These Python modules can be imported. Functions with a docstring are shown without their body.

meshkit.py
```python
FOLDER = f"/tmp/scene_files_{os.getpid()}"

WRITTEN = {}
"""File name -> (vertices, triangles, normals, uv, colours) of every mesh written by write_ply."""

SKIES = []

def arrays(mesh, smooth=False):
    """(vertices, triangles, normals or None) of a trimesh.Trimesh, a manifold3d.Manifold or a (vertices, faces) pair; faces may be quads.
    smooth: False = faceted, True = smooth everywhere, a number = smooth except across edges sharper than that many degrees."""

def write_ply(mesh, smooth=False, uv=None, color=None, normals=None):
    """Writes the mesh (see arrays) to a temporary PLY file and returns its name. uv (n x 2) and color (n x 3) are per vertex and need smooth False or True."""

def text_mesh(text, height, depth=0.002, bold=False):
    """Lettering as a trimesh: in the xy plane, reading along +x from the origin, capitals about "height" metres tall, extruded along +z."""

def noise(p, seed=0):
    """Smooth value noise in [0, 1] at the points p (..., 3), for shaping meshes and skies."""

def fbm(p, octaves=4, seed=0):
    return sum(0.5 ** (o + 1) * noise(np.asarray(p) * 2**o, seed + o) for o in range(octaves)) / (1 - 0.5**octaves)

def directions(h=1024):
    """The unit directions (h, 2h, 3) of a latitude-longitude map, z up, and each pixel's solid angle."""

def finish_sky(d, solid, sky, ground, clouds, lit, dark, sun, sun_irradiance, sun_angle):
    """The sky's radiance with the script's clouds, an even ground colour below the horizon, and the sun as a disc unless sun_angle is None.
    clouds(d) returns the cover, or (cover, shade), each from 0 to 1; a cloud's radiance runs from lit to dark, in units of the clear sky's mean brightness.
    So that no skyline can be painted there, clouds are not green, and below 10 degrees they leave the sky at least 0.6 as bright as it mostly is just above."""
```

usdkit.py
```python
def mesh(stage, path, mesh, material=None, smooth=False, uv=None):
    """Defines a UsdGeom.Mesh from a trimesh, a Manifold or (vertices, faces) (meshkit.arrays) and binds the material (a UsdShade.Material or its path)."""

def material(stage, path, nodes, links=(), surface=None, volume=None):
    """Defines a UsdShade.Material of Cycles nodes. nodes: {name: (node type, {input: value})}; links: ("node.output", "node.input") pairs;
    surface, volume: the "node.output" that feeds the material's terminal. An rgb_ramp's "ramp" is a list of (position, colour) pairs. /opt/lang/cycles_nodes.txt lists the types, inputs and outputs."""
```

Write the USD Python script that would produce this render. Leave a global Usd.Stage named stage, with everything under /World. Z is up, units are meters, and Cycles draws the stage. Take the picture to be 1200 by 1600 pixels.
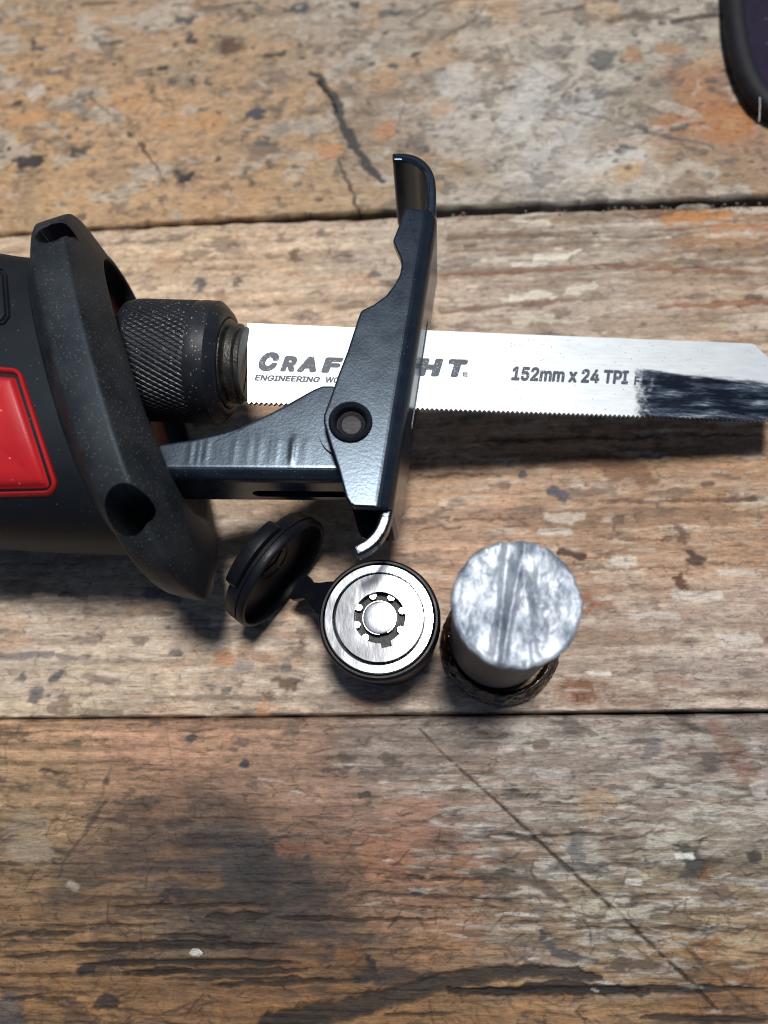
import math, random
import numpy as np, trimesh, usdkit, meshkit
from scipy import ndimage
from shapely.geometry import Polygon, LineString, Point
from pxr import Usd, UsdGeom, UsdLux, UsdShade, Gf, Sdf, Vt

stage = Usd.Stage.CreateInMemory()
UsdGeom.SetStageUpAxis(stage, UsdGeom.Tokens.z)
UsdGeom.SetStageMetersPerUnit(stage, 1.0)
world = UsdGeom.Xform.Define(stage, '/World')
stage.SetDefaultPrim(world.GetPrim())
rng = np.random.default_rng(7)
random.seed(7)

# ------------------------------------------------------------------ camera
CAM_H = .184                     # metres above the table
FOC = 1200.                      # focal length in units of 1/1200 of the picture's width
_n = np.array([90., -378., -FOC]); _n /= np.linalg.norm(_n)     # the plumb line seen from the camera
_z = -_n
_x = np.array([1., 0, 0]) - _z[0] * _z; _x /= np.linalg.norm(_x)
_y = np.cross(_z, _x)
CR = np.stack([_x, _y, _z])
EYE = np.array([0, 0, CAM_H])
cam = UsdGeom.Camera.Define(stage, '/World/camera')
M = np.eye(4); M[:3, :3] = CR.T; M[3, :3] = EYE
cam.AddTransformOp().Set(Gf.Matrix4d(*M.ravel().tolist()))
cam.CreateHorizontalApertureAttr(36.0); cam.CreateFocalLengthAttr(36.0)
cam.CreateClippingRangeAttr(Gf.Vec2f(.005, 100))
cam.CreateFStopAttr(13.0); cam.CreateFocusDistanceAttr(.163)
EXPOSURE = -0.08
cam.CreateExposureAttr(EXPOSURE)

# ------------------------------------------------------------------ sky and sun
SUN_DIR = np.array([.10, .20, 1.0]); SUN_DIR /= np.linalg.norm(SUN_DIR)
SUN_EL = math.asin(SUN_DIR[2]); SUN_ROT = math.atan2(SUN_DIR[0], SUN_DIR[1])
sun = UsdLux.DistantLight.Define(stage, '/World/sun')
sun.CreateNormalizeAttr(True); sun.CreateIntensityAttr(1.2); sun.CreateAngleAttr(11.0)
sun.CreateColorAttr(Gf.Vec3f(1.0, .955, .90))
zz = SUN_DIR; xx = np.cross([0, 1, 0], zz); xx /= np.linalg.norm(xx); yy = np.cross(zz, xx)
SM = np.eye(4); SM[0, :3] = xx; SM[1, :3] = yy; SM[2, :3] = zz
sun.AddTransformOp().Set(Gf.Matrix4d(*SM.ravel().tolist()))
MAT = '/World/Looks/'
UsdGeom.Scope.Define(stage, '/World/Looks')
sky_mat = usdkit.material(stage, MAT + 'sky', {
    'sky': ('sky_texture', {'sky_type': 'single_scattering', 'sun_disc': False, 'sun_elevation': SUN_EL, 'sun_rotation': SUN_ROT,
                            'air_density': 1.0, 'aerosol_density': 1.0, 'ozone_density': 1.5}),
    'tc': ('texture_coordinate', {}),
    'n': ('noise_texture', {'scale': 2.6, 'detail': 6.0, 'roughness': .55}),
    'r': ('rgb_ramp', {'ramp': [(0, (0, 0, 0)), (.54, (0, 0, 0)), (.72, (.7, .7, .7)), (1, (1, 1, 1))]}),
    'm': ('mix_color', {'b': (6.0, 6.3, 6.6), 'use_clamp': False}),
    'se': ('separate_xyz', {}), 'hz': ('map_range', {'range_type': 'smoothstep', 'from_min': .03, 'from_max': .25, 'clamp': True}), 'hm': ('math', {'math_type': 'multiply'}),
    'bg': ('background_shader', {'strength': .05})},
    [('tc.generated', 'n.vector'), ('n.fac', 'r.fac'), ('tc.generated', 'se.vector'), ('se.z', 'hz.value'), ('hz.result', 'hm.value1'), ('r.color', 'hm.value2'), ('hm.value', 'm.fac'), ('sky.color', 'm.a'), ('m.result', 'bg.color')], surface='bg.background')
dome = UsdLux.DomeLight.Define(stage, '/World/sky')
dome.CreateIntensityAttr(1.0)
dome.GetPrim().SetCustomDataByKey('kind', 'structure')
dome.GetPrim().SetCustomDataByKey('label', 'bright daylight sky with scattered white clouds')
dome.GetPrim().SetCustomDataByKey('category', 'sky')
UsdShade.MaterialBindingAPI.Apply(dome.GetPrim()).Bind(sky_mat)

# ------------------------------------------------------------------ helpers
def at(px, py, z=0.):
    """The point at height z (metres) that lies in the direction measured in the photograph (1200 x 1600)."""
    px, py, z = np.broadcast_arrays(np.asarray(px, float), np.asarray(py, float), np.asarray(z, float))
    v = np.stack([px - 600, 800 - py, -FOC * np.ones_like(px)], -1) @ CR.T
    return EYE + v * ((z - CAM_H) / v[..., 2])[..., None]

def ats(pts, z): return at([p[0] for p in pts], [p[1] for p in pts], z)[:, :2]

used = {}
def fresh(parent, name):
    k = (parent, name); used[k] = used.get(k, -1) + 1
    return f'{parent}/{name}' if used[k] == 0 else f'{parent}/{name}_{used[k]:03d}'

BASE = {}
def tag(prim, label=None, category=None, group=None, kind=None):
    for k, v in (('label', label), ('category', category), ('group', group), ('kind', kind)):
        if v: prim.SetCustomDataByKey(k, v)
    return prim

def thing(name, base, label, category=None, group=None, kind=None):
    p = fresh('/World', name)
    x = UsdGeom.Xform.Define(stage, p); x.AddTranslateOp().Set(Gf.Vec3d(*map(float, base)))
    BASE[p] = np.asarray(base, float)
    tag(x.GetPrim(), label, category, group, kind)
    return p

def base_of(path): return BASE['/'.join(path.split('/')[:3])]

def part(parent, name, mesh, mat, smooth=35, label=None):
    p = fresh(parent, name)
    if isinstance(mesh, trimesh.Trimesh):
        m = mesh.copy()
    else:
        v, f, _ = meshkit.arrays(mesh); m = trimesh.Trimesh(v, f, process=False)
    m.vertices = m.vertices - base_of(parent)
    usdkit.mesh(stage, p, m, MAT + mat, smooth=smooth)
    if label: tag(stage.GetPrimAtPath(p), label)
    return p

def tm(v, f):
    f = np.asarray(f, int)
    if f.shape[1] == 4: f = np.vstack([f[:, [0, 1, 2]], f[:, [0, 2, 3]]])
    return trimesh.Trimesh(np.asarray(v, float), f, process=False)

def loft(loops, cap0=True, cap1=True):
    """Closed loops (k, n, 3) joined into one closed mesh."""
    L = np.asarray(loops, float); k, n = L.shape[:2]
    i, j = np.meshgrid(np.arange(k - 1), np.arange(n), indexing='ij')
    a = i * n + j; b = i * n + (j + 1) % n
    q = np.stack([a, b, b + n, a + n], -1).reshape(-1, 4)
    v = L.reshape(-1, 3); f = np.vstack([q[:, [0, 1, 2]], q[:, [0, 2, 3]]])
    if cap0:
        v = np.vstack([v, L[0].mean(0)]); c = len(v) - 1; j = np.arange(n)
        f = np.vstack([f, np.stack([np.full(n, c), (j + 1) % n, j], 1)])
    if cap1:
        v = np.vstack([v, L[-1].mean(0)]); c = len(v) - 1; j = np.arange(n); o = (k - 1) * n
        f = np.vstack([f, np.stack([np.full(n, c), o + j, o + (j + 1) % n], 1)])
    m = trimesh.Trimesh(v, f, process=False)
    if m.volume < 0: m.invert()
    return m

def lathe(profile, centre, axis=(0, 0, 1), n=96, closed=False):
    """profile: (distance along the axis, radius) pairs; a radius of 0 closes an end."""
    axis = np.asarray(axis, float) / np.linalg.norm(axis)
    u = np.cross(axis, [0, 1, 0] if abs(axis[1]) < .9 else [1, 0, 0]); u /= np.linalg.norm(u); w = np.cross(axis, u)
    t = np.arange(n) * 2 * np.pi / n
    ring = np.cos(t)[:, None] * u + np.sin(t)[:, None] * w
    loops = [np.asarray(centre) + h * axis + max(r, 1e-7) * ring for h, r in profile]
    if closed:
        loops.append(loops[0])
        return loft(loops, False, False)
    return loft(loops)

def resample(pts, step, closed=True):
    p = np.asarray(pts, float)
    if closed: p = np.vstack([p, p[:1]])
    out = []
    for a, b in zip(p[:-1], p[1:]):
        k = max(1, int(round(np.linalg.norm(b - a) / step)))
        out.append(a + (b - a) * np.arange(k)[:, None] / k)
    return np.vstack(out)

def soften(pts, r, step=.0004):
    """A polygon with its corners rounded."""
    g = Polygon(pts).buffer(-r, 8).buffer(2 * r, 8).buffer(-r, 8)
    return resample(np.array(g.exterior.coords)[:-1], step)

def ccw(p):
    p = np.asarray(p, float)
    a = np.sum(p[:, 0] * np.roll(p[:, 1], -1) - p[:, 1] * np.roll(p[:, 0], -1))
    return p if a > 0 else p[::-1]

def normals2(p):
    t = np.roll(p, -1, 0) - np.roll(p, 1, 0)
    t /= np.linalg.norm(t, axis=1, keepdims=True) + 1e-12
    return np.stack([-t[:, 1], t[:, 0]], 1)          # inward for a counter-clockwise loop

def prism(poly, z0, z1, r=.0004, steps=4, rb=None):
    """A polygon as a solid from z0 to z1; r is the rounding of its edges, a number or a function of a boundary point."""
    p = ccw(poly); n = normals2(p)
    rr = np.array([r(q) for q in p]) if callable(r) else np.full(len(p), r)
    rb = rr if rb is None else np.full(len(p), rb)
    th = np.linspace(0, np.pi / 2, steps + 1)
    loops, zs = [], []
    for t in th: loops.append(np.column_stack([p + n * (rb * (1 - np.sin(t)))[:, None], z0 + rb * (1 - np.cos(t))]))
    for t in th: loops.append(np.column_stack([p + n * (rr * (1 - np.cos(t)))[:, None], z1 - rr * (1 - np.sin(t))]))
    ei = min(.00025, .3 * (z1 - z0))                    # a flat margin inside each edge, so that shading stays true across the caps
    loops = [np.column_stack([p + n * (rb + ei)[:, None], np.full(len(p), z0)])] + loops + [np.column_stack([p + n * (rr + ei)[:, None], np.full(len(p), z1)])]
    L = np.asarray(loops); k, m = L.shape[:2]
    i, j = np.meshgrid(np.arange(k - 1), np.arange(m), indexing='ij')
    a = i * m + j; b = i * m + (j + 1) % m
    q = np.stack([a, b, b + m, a + m], -1).reshape(-1, 4)
    f = [q[:, [0, 1, 2]], q[:, [0, 2, 3]]]
    for idx, flip in ((0, True), (k - 1, False)):
        pts = L[idx][:, :2]
        from mapbox_earcut import triangulate_float64
        jit = p * 1000 + np.random.default_rng(1).normal(0, 2e-6, p.shape)      # exactly straight runs would be dropped
        tri = triangulate_float64(jit, np.array([len(pts)], np.uint32)).reshape(-1, 3).astype(int)
        e1 = jit[tri[:, 1]] - jit[tri[:, 0]]; e2 = jit[tri[:, 2]] - jit[tri[:, 0]]
        s = (e1[:, 0] * e2[:, 1] - e1[:, 1] * e2[:, 0]) < 0
        if flip: s = ~s
        tri[s] = tri[s][:, ::-1]
        f.append(tri + idx * m)
    m = trimesh.Trimesh(L.reshape(-1, 3), np.vstack(f), process=False)
    if m.volume < 0: m.invert()
    return m

def cut(a, *bs):
    return trimesh.boolean.difference([a, *bs], engine='manifold', check_volume=False)

def meet(*ms):
    return trimesh.boolean.intersection(list(ms), engine='manifold', check_volume=False)

def finer(m, step):
    import manifold3d as m3
    g = m3.Manifold(m3.Mesh(np.asarray(m.vertices, np.float32), np.asarray(m.faces, np.uint32))).refine_to_length(step)
    v, f, _ = meshkit.arrays(g); return trimesh.Trimesh(v, f, process=False)

def bar(o, d, n, z0, z1, r, length=.3, depth=.1, steps=9):
    """A long bar from the line (o, d) towards n, its two long edges on that line rounded by r."""
    t = np.linspace(0, np.pi / 2, steps + 1)
    prof = [(depth, z0)] + [(r - r * math.sin(a), z0 + r - r * math.cos(a)) for a in t] + [(r - r * math.cos(a), z1 - r + r * math.sin(a)) for a in t] + [(depth, z1)]
    L = [[np.append(o + d * k * length + n * q[0], q[1]) for q in prof] for k in (-1, 1)]
    return loft(L)

def join(*ms):
    return trimesh.boolean.union(list(ms), engine='manifold', check_volume=False)

def frame_box(o, ux, uy, uz, sx, sy, sz):
    b = trimesh.creation.box([sx, sy, sz]); T = np.eye(4); T[:3, 0] = ux; T[:3, 1] = uy; T[:3, 2] = uz; T[:3, 3] = o
    b.apply_transform(T); return b

# ------------------------------------------------------------------ materials
def bumpy(name, color, rough, metallic=0., bump_scale=900., bump=.15, dist=.0002, spec=.5, tint=(1, 1, 1), specks=None, color2=None, mottle=120., coat=0., stretch=None, rough2=None, detail=3.):
    nodes = {'g': ('texture_coordinate', {}), 'map': ('mapping', {'mapping_type': 'point', 'scale': stretch or (1, 1, 1)}),
             'n': ('noise_texture', {'scale': bump_scale, 'detail': detail, 'roughness': .6}),
             'b': ('bump', {'strength': bump, 'distance': dist}),
             'm': ('noise_texture', {'scale': mottle, 'detail': 5., 'roughness': .65}),
             'mr': ('rgb_ramp', {'ramp': [(.36, color), (.66, color2 or color)]}),
             'p': ('principled_bsdf', {'roughness': rough, 'metallic': metallic, 'specular_ior_level': spec, 'specular_tint': tint, 'coat_weight': coat, 'coat_roughness': .12})}
    links = [('g.object', 'map.vector'), ('map.vector', 'n.vector'), ('map.vector', 'm.vector'), ('n.fac', 'b.height'), ('b.normal', 'p.normal'), ('m.fac', 'mr.fac')]
    last = 'mr.color'
    if rough2 is not None:
        nodes['rr'] = ('map_range', {'from_min': .35, 'from_max': .65, 'to_min': rough, 'to_max': rough2, 'clamp': True})
        links += [('m.fac', 'rr.value'), ('rr.result', 'p.roughness')]
    for i, (sc, size, col, dens) in enumerate(specks or []):
        nodes[f'v{i}'] = ('voronoi_texture', {'scale': sc, 'feature': 'f1', 'randomness': 1.})
        nodes[f'w{i}'] = ('separate_color', {})
        nodes[f'd{i}'] = ('noise_texture', {'scale': 70. + 30 * i, 'detail': 2.})
        nodes[f'a{i}'] = ('math', {'math_type': 'multiply', 'value2': 1.})
        nodes[f't{i}'] = ('math', {'math_type': 'less_than', 'value2': size})
        nodes[f'k{i}'] = ('math', {'math_type': 'less_than', 'value2': dens})
        nodes[f'x{i}'] = ('math', {'math_type': 'multiply'})
        nodes[f'c{i}'] = ('mix_color', {'b': col})
        links += [('g.object', f'v{i}.vector'), ('g.object', f'd{i}.vector'), (f'v{i}.color', f'w{i}.color'), (f'v{i}.distance', f't{i}.value1'),
                  (f'd{i}.fac', f'a{i}.value1'), (f'w{i}.r', f'a{i}.value2'), (f'a{i}.value', f'k{i}.value1'),
                  (f't{i}.value', f'x{i}.value1'), (f'k{i}.value', f'x{i}.value2'), (f'x{i}.value', f'c{i}.fac'), (last, f'c{i}.a')]
        last = f'c{i}.result'
    links.append((last, 'p.base_color'))
    return usdkit.material(stage, MAT + name, nodes, links, surface='p.BSDF')

DUST = [(2600., .15, (.28, .27, .26), .15), (1300., .06, (.45, .43, .41), .08)]
bumpy('black_rubber', (.006, .0072, .0095), .50, spec=.36, tint=(.62, .84, 1.), bump_scale=2600., bump=.35, dist=.00012, specks=DUST, color2=(.019, .020, .022), mottle=120., rough2=.62)
bumpy('black_plastic', (.0055, .007, .010), .55, spec=.16, tint=(.62, .84, 1.), bump_scale=3000., bump=.3, dist=.0001, specks=[(1300., .07, (.4, .38, .36), .10)], color2=(.010, .011, .014), mottle=60.)
bumpy('red_plastic', (.40, .010, .014), .46, spec=.35, bump_scale=2600., bump=.25, dist=.0001, specks=[(900., .12, (.7, .4, .38), .08)], color2=(.34, .009, .012), mottle=90.)
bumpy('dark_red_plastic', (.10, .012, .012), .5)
bumpy('black_paint', (.004, .006, .011), .23, spec=.68, tint=(.62, .80, 1.), bump_scale=1700., bump=.16, dist=.00012, specks=[(2900., .12, (.40, .40, .40), .05)], color2=(.006, .009, .014), mottle=200., rough2=.28)
bumpy('worn_edge', (.32, .33, .34), .36, metallic=.85, bump_scale=1300., bump=.5, dist=.0002, color2=(.10, .11, .12), mottle=420.)
bumpy('black_gloss', (.006, .007, .010), .16, bump_scale=500., bump=.1, dist=.0002, color2=(.008, .009, .014), mottle=200.)
bumpy('knurled_steel', (.012, .015, .021), .34, metallic=.35, bump_scale=2500., bump=.35, dist=.00012, specks=[(1500., .2, (.30, .27, .22), .14)], color2=(.018, .021, .027), mottle=180., rough2=.46)
bumpy('oily_steel', (.015, .016, .018), .34, metallic=.3, bump_scale=1800., bump=.6, dist=.0003, color2=(.05, .047, .04), mottle=520.)
bumpy('blade_print', (.022, .036, .058), .5, specks=[(2600., .3, (.35, .4, .45), .12)])
bumpy('chrome', (.64, .66, .68), .12, metallic=1., bump_scale=1500., bump=.10, dist=.0001, color2=(.46, .50, .55), mottle=300., rough2=.18, stretch=(1., .35, 1.))
bumpy('lock_pin', (.72, .70, .66), .22, metallic=1.)
bumpy('lock_dark', (.06, .055, .07), .32, metallic=.8)
bumpy('lock_sleeve', (.004, .005, .008), .34, spec=.15, bump_scale=900., bump=.22, dist=.0002, color2=(.006, .007, .011), mottle=240., rough2=.44)
bumpy('cut_steel', (.46, .51, .57), .52, metallic=.5, bump_scale=1300., bump=.25, dist=.0002, color2=(.11, .14, .19), mottle=300., rough2=.6, stretch=(1., .6, 1.), detail=5.)
bumpy('shank_steel', (.028, .024, .023), .5, metallic=.2, bump_scale=700., bump=.4, dist=.0003, color2=(.055, .044, .038), mottle=300.)
bumpy('oily_rust', (.006, .005, .005), .10, bump_scale=1100., bump=.35, dist=.0004, color2=(.030, .012, .005), mottle=520., coat=.6, rough2=.22, detail=4.)
bumpy('fabric', (.012, .010, .022), .85, bump_scale=2600., bump=.7, dist=.0004, color2=(.018, .014, .032), mottle=500., spec=.15, specks=[(900., .12, (.35, .34, .36), .05)])
bumpy('piping', (.006, .006, .009), .6, bump_scale=2600., bump=.5, dist=.0003, color2=(.010, .011, .015), mottle=300., spec=.25)
bumpy('chip_metal', (.40, .40, .37), .5, metallic=0., bump_scale=1200., bump=.5, dist=.0003, color2=(.25, .25, .23), mottle=700.)
bumpy('crumb', (.07, .055, .04), .8, color2=(.24, .21, .17), mottle=600.)
bumpy('lint', (.75, .75, .75), .8)
bumpy('light_stop_dark', (.02, .015, .011), .9)
usdkit.material(stage, MAT + 'old_wood', {
    'at': ('attribute', {'attribute': 'tint'}), 'ro': ('attribute', {'attribute': 'gloss'}),
    'g': ('geometry', {}), 'map': ('mapping', {'mapping_type': 'point', 'scale': (.16, 1., 1.)}),
    'n': ('noise_texture', {'scale': 2600., 'detail': 4., 'roughness': .65}),
    'n2': ('noise_texture', {'scale': 1500., 'detail': 4., 'roughness': .7}),
    'r': ('map_range', {'from_min': .3, 'from_max': .7, 'to_min': .68, 'to_max': 1.28, 'clamp': True}),
    'r2': ('map_range', {'from_min': .3, 'from_max': .7, 'to_min': .86, 'to_max': 1.14, 'clamp': True}),
    'mp2': ('mapping', {'mapping_type': 'point', 'scale': (.09, 1., 1.), 'location': (.3, .7, 0)}),
    'n3': ('noise_texture', {'scale': 1500., 'detail': 3., 'roughness': .6}), 'n4': ('noise_texture', {'scale': 170., 'detail': 3.}),
    'r3': ('map_range', {'from_min': .33, 'from_max': .40, 'to_min': .42, 'to_max': 1., 'clamp': True}),
    'r4': ('map_range', {'from_min': .42, 'from_max': .58, 'to_min': 0., 'to_max': .9, 'clamp': True}),
    'i3': ('mix_float', {'a': 1.}), 'rm2': ('math', {'math_type': 'multiply'}),
    'mp3': ('mapping', {'mapping_type': 'point', 'scale': (.30, 1., 1.)}), 'n5': ('noise_texture', {'scale': 900., 'detail': 2.}), 'wv': ('mix_vector', {'fac': .0011}),
    'vo': ('voronoi_texture', {'scale': 520., 'feature': 'distance_to_edge'}),
    'r5': ('map_range', {'from_min': .015, 'from_max': .075, 'to_min': .48, 'to_max': 1., 'clamp': True}),
    'n6': ('noise_texture', {'scale': 260., 'detail': 4., 'roughness': .7}),
    'r6': ('map_range', {'from_min': .50, 'from_max': .62, 'to_min': 0., 'to_max': .85, 'clamp': True}),
    'i5': ('mix_float', {'a': 1.}), 'rm3': ('math', {'math_type': 'multiply'}),
    'rm': ('math', {'math_type': 'multiply'}),
    'cc': ('combine_color', {}), 'mul': ('mix_color', {'blend_type': 'multiply', 'fac': 1.0, 'use_clamp': False}),
    'add': ('math', {'math_type': 'add'}),
    'b': ('bump', {'strength': .45, 'distance': .0003}),
    'p': ('principled_bsdf', {'specular_ior_level': .22})},
    [('g.position', 'map.vector'), ('map.vector', 'n.vector'), ('g.position', 'n2.vector'), ('n.fac', 'r.value'), ('n2.fac', 'r2.value'),
     ('r.result', 'rm.value1'), ('r2.result', 'rm.value2'), ('g.position', 'mp2.vector'), ('mp2.vector', 'n3.vector'), ('g.position', 'n4.vector'), ('n3.fac', 'r3.value'), ('n4.fac', 'r4.value'), ('r3.result', 'i3.b'), ('r4.result', 'i3.fac'), ('rm.value', 'rm2.value1'), ('i3.result', 'rm2.value2'),
     ('g.position', 'n5.vector'), ('g.position', 'wv.a'), ('n5.color', 'wv.b'), ('wv.result', 'mp3.vector'), ('mp3.vector', 'vo.vector'), ('vo.distance', 'r5.value'), ('g.position', 'n6.vector'), ('n6.fac', 'r6.value'),
     ('r5.result', 'i5.b'), ('r6.result', 'i5.fac'), ('rm2.value', 'rm3.value1'), ('i5.result', 'rm3.value2'),
     ('rm3.value', 'cc.r'), ('rm3.value', 'cc.g'), ('rm3.value', 'cc.b'),
     ('at.color', 'mul.a'), ('cc.color', 'mul.b'), ('mul.result', 'p.base_color'), ('ro.fac', 'p.roughness'),
     ('n.fac', 'add.value1'), ('n2.fac', 'add.value2'), ('add.value', 'b.height'), ('b.normal', 'p.normal')], surface='p.BSDF')

# ------------------------------------------------------------------ the old table top: three worn planks
def lin(c):
    c = np.asarray(c, float) / 255.
    return np.where(c < .04045, c / 12.92, ((c + .055) / 1.055) ** 2.4)
WX0, WX1, WY0, WY1, RES = -.150, .114, -.064, .250, .00027
nx, ny = int((WX1 - WX0) / RES) + 1, int((WY1 - WY0) / RES) + 1
gx = WX0 + RES * np.arange(nx); gy = WY0 + RES * np.arange(ny)
GX, GY = np.meshgrid(gx, gy)
def nz(sx, sy, seed, octaves=1):
    """Smooth noise over the table, mean 0, deviation about 1; sx, sy: size of its features in metres along and across the grain."""
    out = 0; amp = 1.; tot = 0
    for o in range(octaves):
        r = np.random.default_rng(seed * 31 + o)
        a, b = int((WX1 - WX0) / sx) + 5, int((WY1 - WY0) / sy) + 5
        g = r.standard_normal((b, a))
        co = np.stack(np.meshgrid((gy - WY0) / sy + 1.3, (gx - WX0) / sx + 1.3, indexing='ij'))
        out = out + amp * ndimage.map_coordinates(g, co, order=2, mode='nearest', prefilter=False) * 1.6
        tot += amp * amp; amp *= .6; sx /= 2; sy /= 2
    return out / math.sqrt(tot)
S = lambda a, b, x: (lambda t: t * t * (3 - 2 * t))(np.clip((x - a) / (b - a), 0, 1))

seam1_px = [(-300, 383), (-150, 376), (0, 367), (175, 355), (350, 345.5), (525, 337.5), (690, 330), (900, 321), (1050, 317), (1200, 312), (1400, 306)]
seam2_px = [(-300, 1126), (0, 1123), (300, 1121), (600, 1118), (900, 1115), (1200, 1112), (1500, 1110)]
s1 = ats(seam1_px, 0.); s2 = ats(seam2_px, 0.)
seam1 = lambda x: np.interp(x, s1[:, 0], s1[:, 1]); seam2 = lambda x: np.interp(x, s2[:, 0], s2[:, 1])
Y1, Y2 = seam1(GX), seam2(GX)
plank_id = np.where(GY > Y1, 0, np.where(GY > Y2, 1, 2))

# wood colour of each plank region by eye, shade painted into the nearest
ctrl = {0: '''60,40,176,150,120 200,60,180,152,122 350,80,170,148,120 500,60,172,158,140 650,60,165,155,140 760,60,172,156,134 850,80,180,172,160 1000,100,172,166,152 1080,40,165,155,140
60,180,188,152,112 250,170,190,152,112 400,190,180,150,115 550,170,152,134,114 700,150,188,180,170 850,180,190,186,182 1000,170,160,150,132 1100,180,172,122,86
60,300,196,160,118 200,300,192,158,120 350,290,188,152,114 480,300,184,157,122 600,250,160,140,118 720,280,165,150,130 850,270,185,180,172 1000,280,178,170,158 1130,270,160,135,108''',
1: '''150,400,205,182,155 250,420,205,180,150 400,420,205,178,150 500,450,200,175,150 590,380,190,175,158 700,370,172,158,142 800,400,168,157,142 950,400,165,155,142 1100,350,160,125,95 1150,450,165,145,125 900,480,172,158,144 720,480,188,172,155
700,760,178,148,120 900,720,172,138,110 1100,760,168,136,108 700,820,188,156,134 1000,880,174,144,120 1150,950,168,148,134 950,1000,162,143,128 1100,1060,168,154,144 650,1080,152,137,126
100,1000,192,177,160 250,980,196,180,162 430,1000,182,162,144 100,1080,196,179,156 300,1060,176,159,141 450,1080,166,151,136 150,900,172,154,137''',
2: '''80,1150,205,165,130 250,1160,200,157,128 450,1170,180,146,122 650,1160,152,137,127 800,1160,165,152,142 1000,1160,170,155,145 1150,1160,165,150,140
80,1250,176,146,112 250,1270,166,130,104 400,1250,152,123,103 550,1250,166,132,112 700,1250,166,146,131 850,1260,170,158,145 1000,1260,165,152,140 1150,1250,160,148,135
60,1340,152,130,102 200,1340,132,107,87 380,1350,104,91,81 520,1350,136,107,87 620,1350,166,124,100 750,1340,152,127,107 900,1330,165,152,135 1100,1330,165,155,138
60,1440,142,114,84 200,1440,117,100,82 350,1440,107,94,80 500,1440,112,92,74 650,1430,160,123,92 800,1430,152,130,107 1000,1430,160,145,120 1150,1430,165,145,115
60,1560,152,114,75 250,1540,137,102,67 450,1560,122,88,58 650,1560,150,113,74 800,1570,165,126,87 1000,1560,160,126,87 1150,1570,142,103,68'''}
E_REF = 1.36                     # how much brighter than its base colour sunlit wood shows at this exposure
col = np.zeros((ny, nx, 3))
warpx = .006 * nz(.02, .012, 1, 2); warpy = .004 * nz(.025, .010, 2, 2)
for k, txt in ctrl.items():
    a = np.array([[float(q) for q in w.split(',')] for w in txt.split()])
    P = ats(a[:, :2], 0.); c = lin(a[:, 2:])
    m = plank_id == k
    q = np.stack([(GX + warpx)[m], (GY + warpy)[m]], 1)
    num = np.zeros((len(q), 3)); den = np.zeros(len(q))
    for pj, cj in zip(P, c):
        d2 = ((q[:, 0] - pj[0]) / 1.35) ** 2 + (q[:, 1] - pj[1]) ** 2
        w = 1 / (d2 + 2e-5) ** 2
        num += w[:, None] * cj; den += w
    col[m] = num / den[:, None]
hgt = np.zeros((ny, nx)); gloss = np.full((ny, nx), .62)

def mixc(mask, c, amount=1.):
    global col
    w = np.clip(mask * amount, 0, 1)[..., None]
    col = col * (1 - w) + lin(c) * w
def mul(f):
    global col
    col = col * f[..., None]
A_, B_, C_ = (plank_id == 0) * 1., (plank_id == 1) * 1., (plank_id == 2) * 1.
PX = lambda x, y: at(x, y, 0.)[:2]
def zone(px, py, rx, ry):
    """A soft round region of the table, about (px, py), radii in millimetres."""
    c = PX(px, py)
    return np.exp(-(((GX - c[0]) / (rx * 1e-3)) ** 2 + ((GY - c[1]) / (ry * 1e-3)) ** 2))

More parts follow.
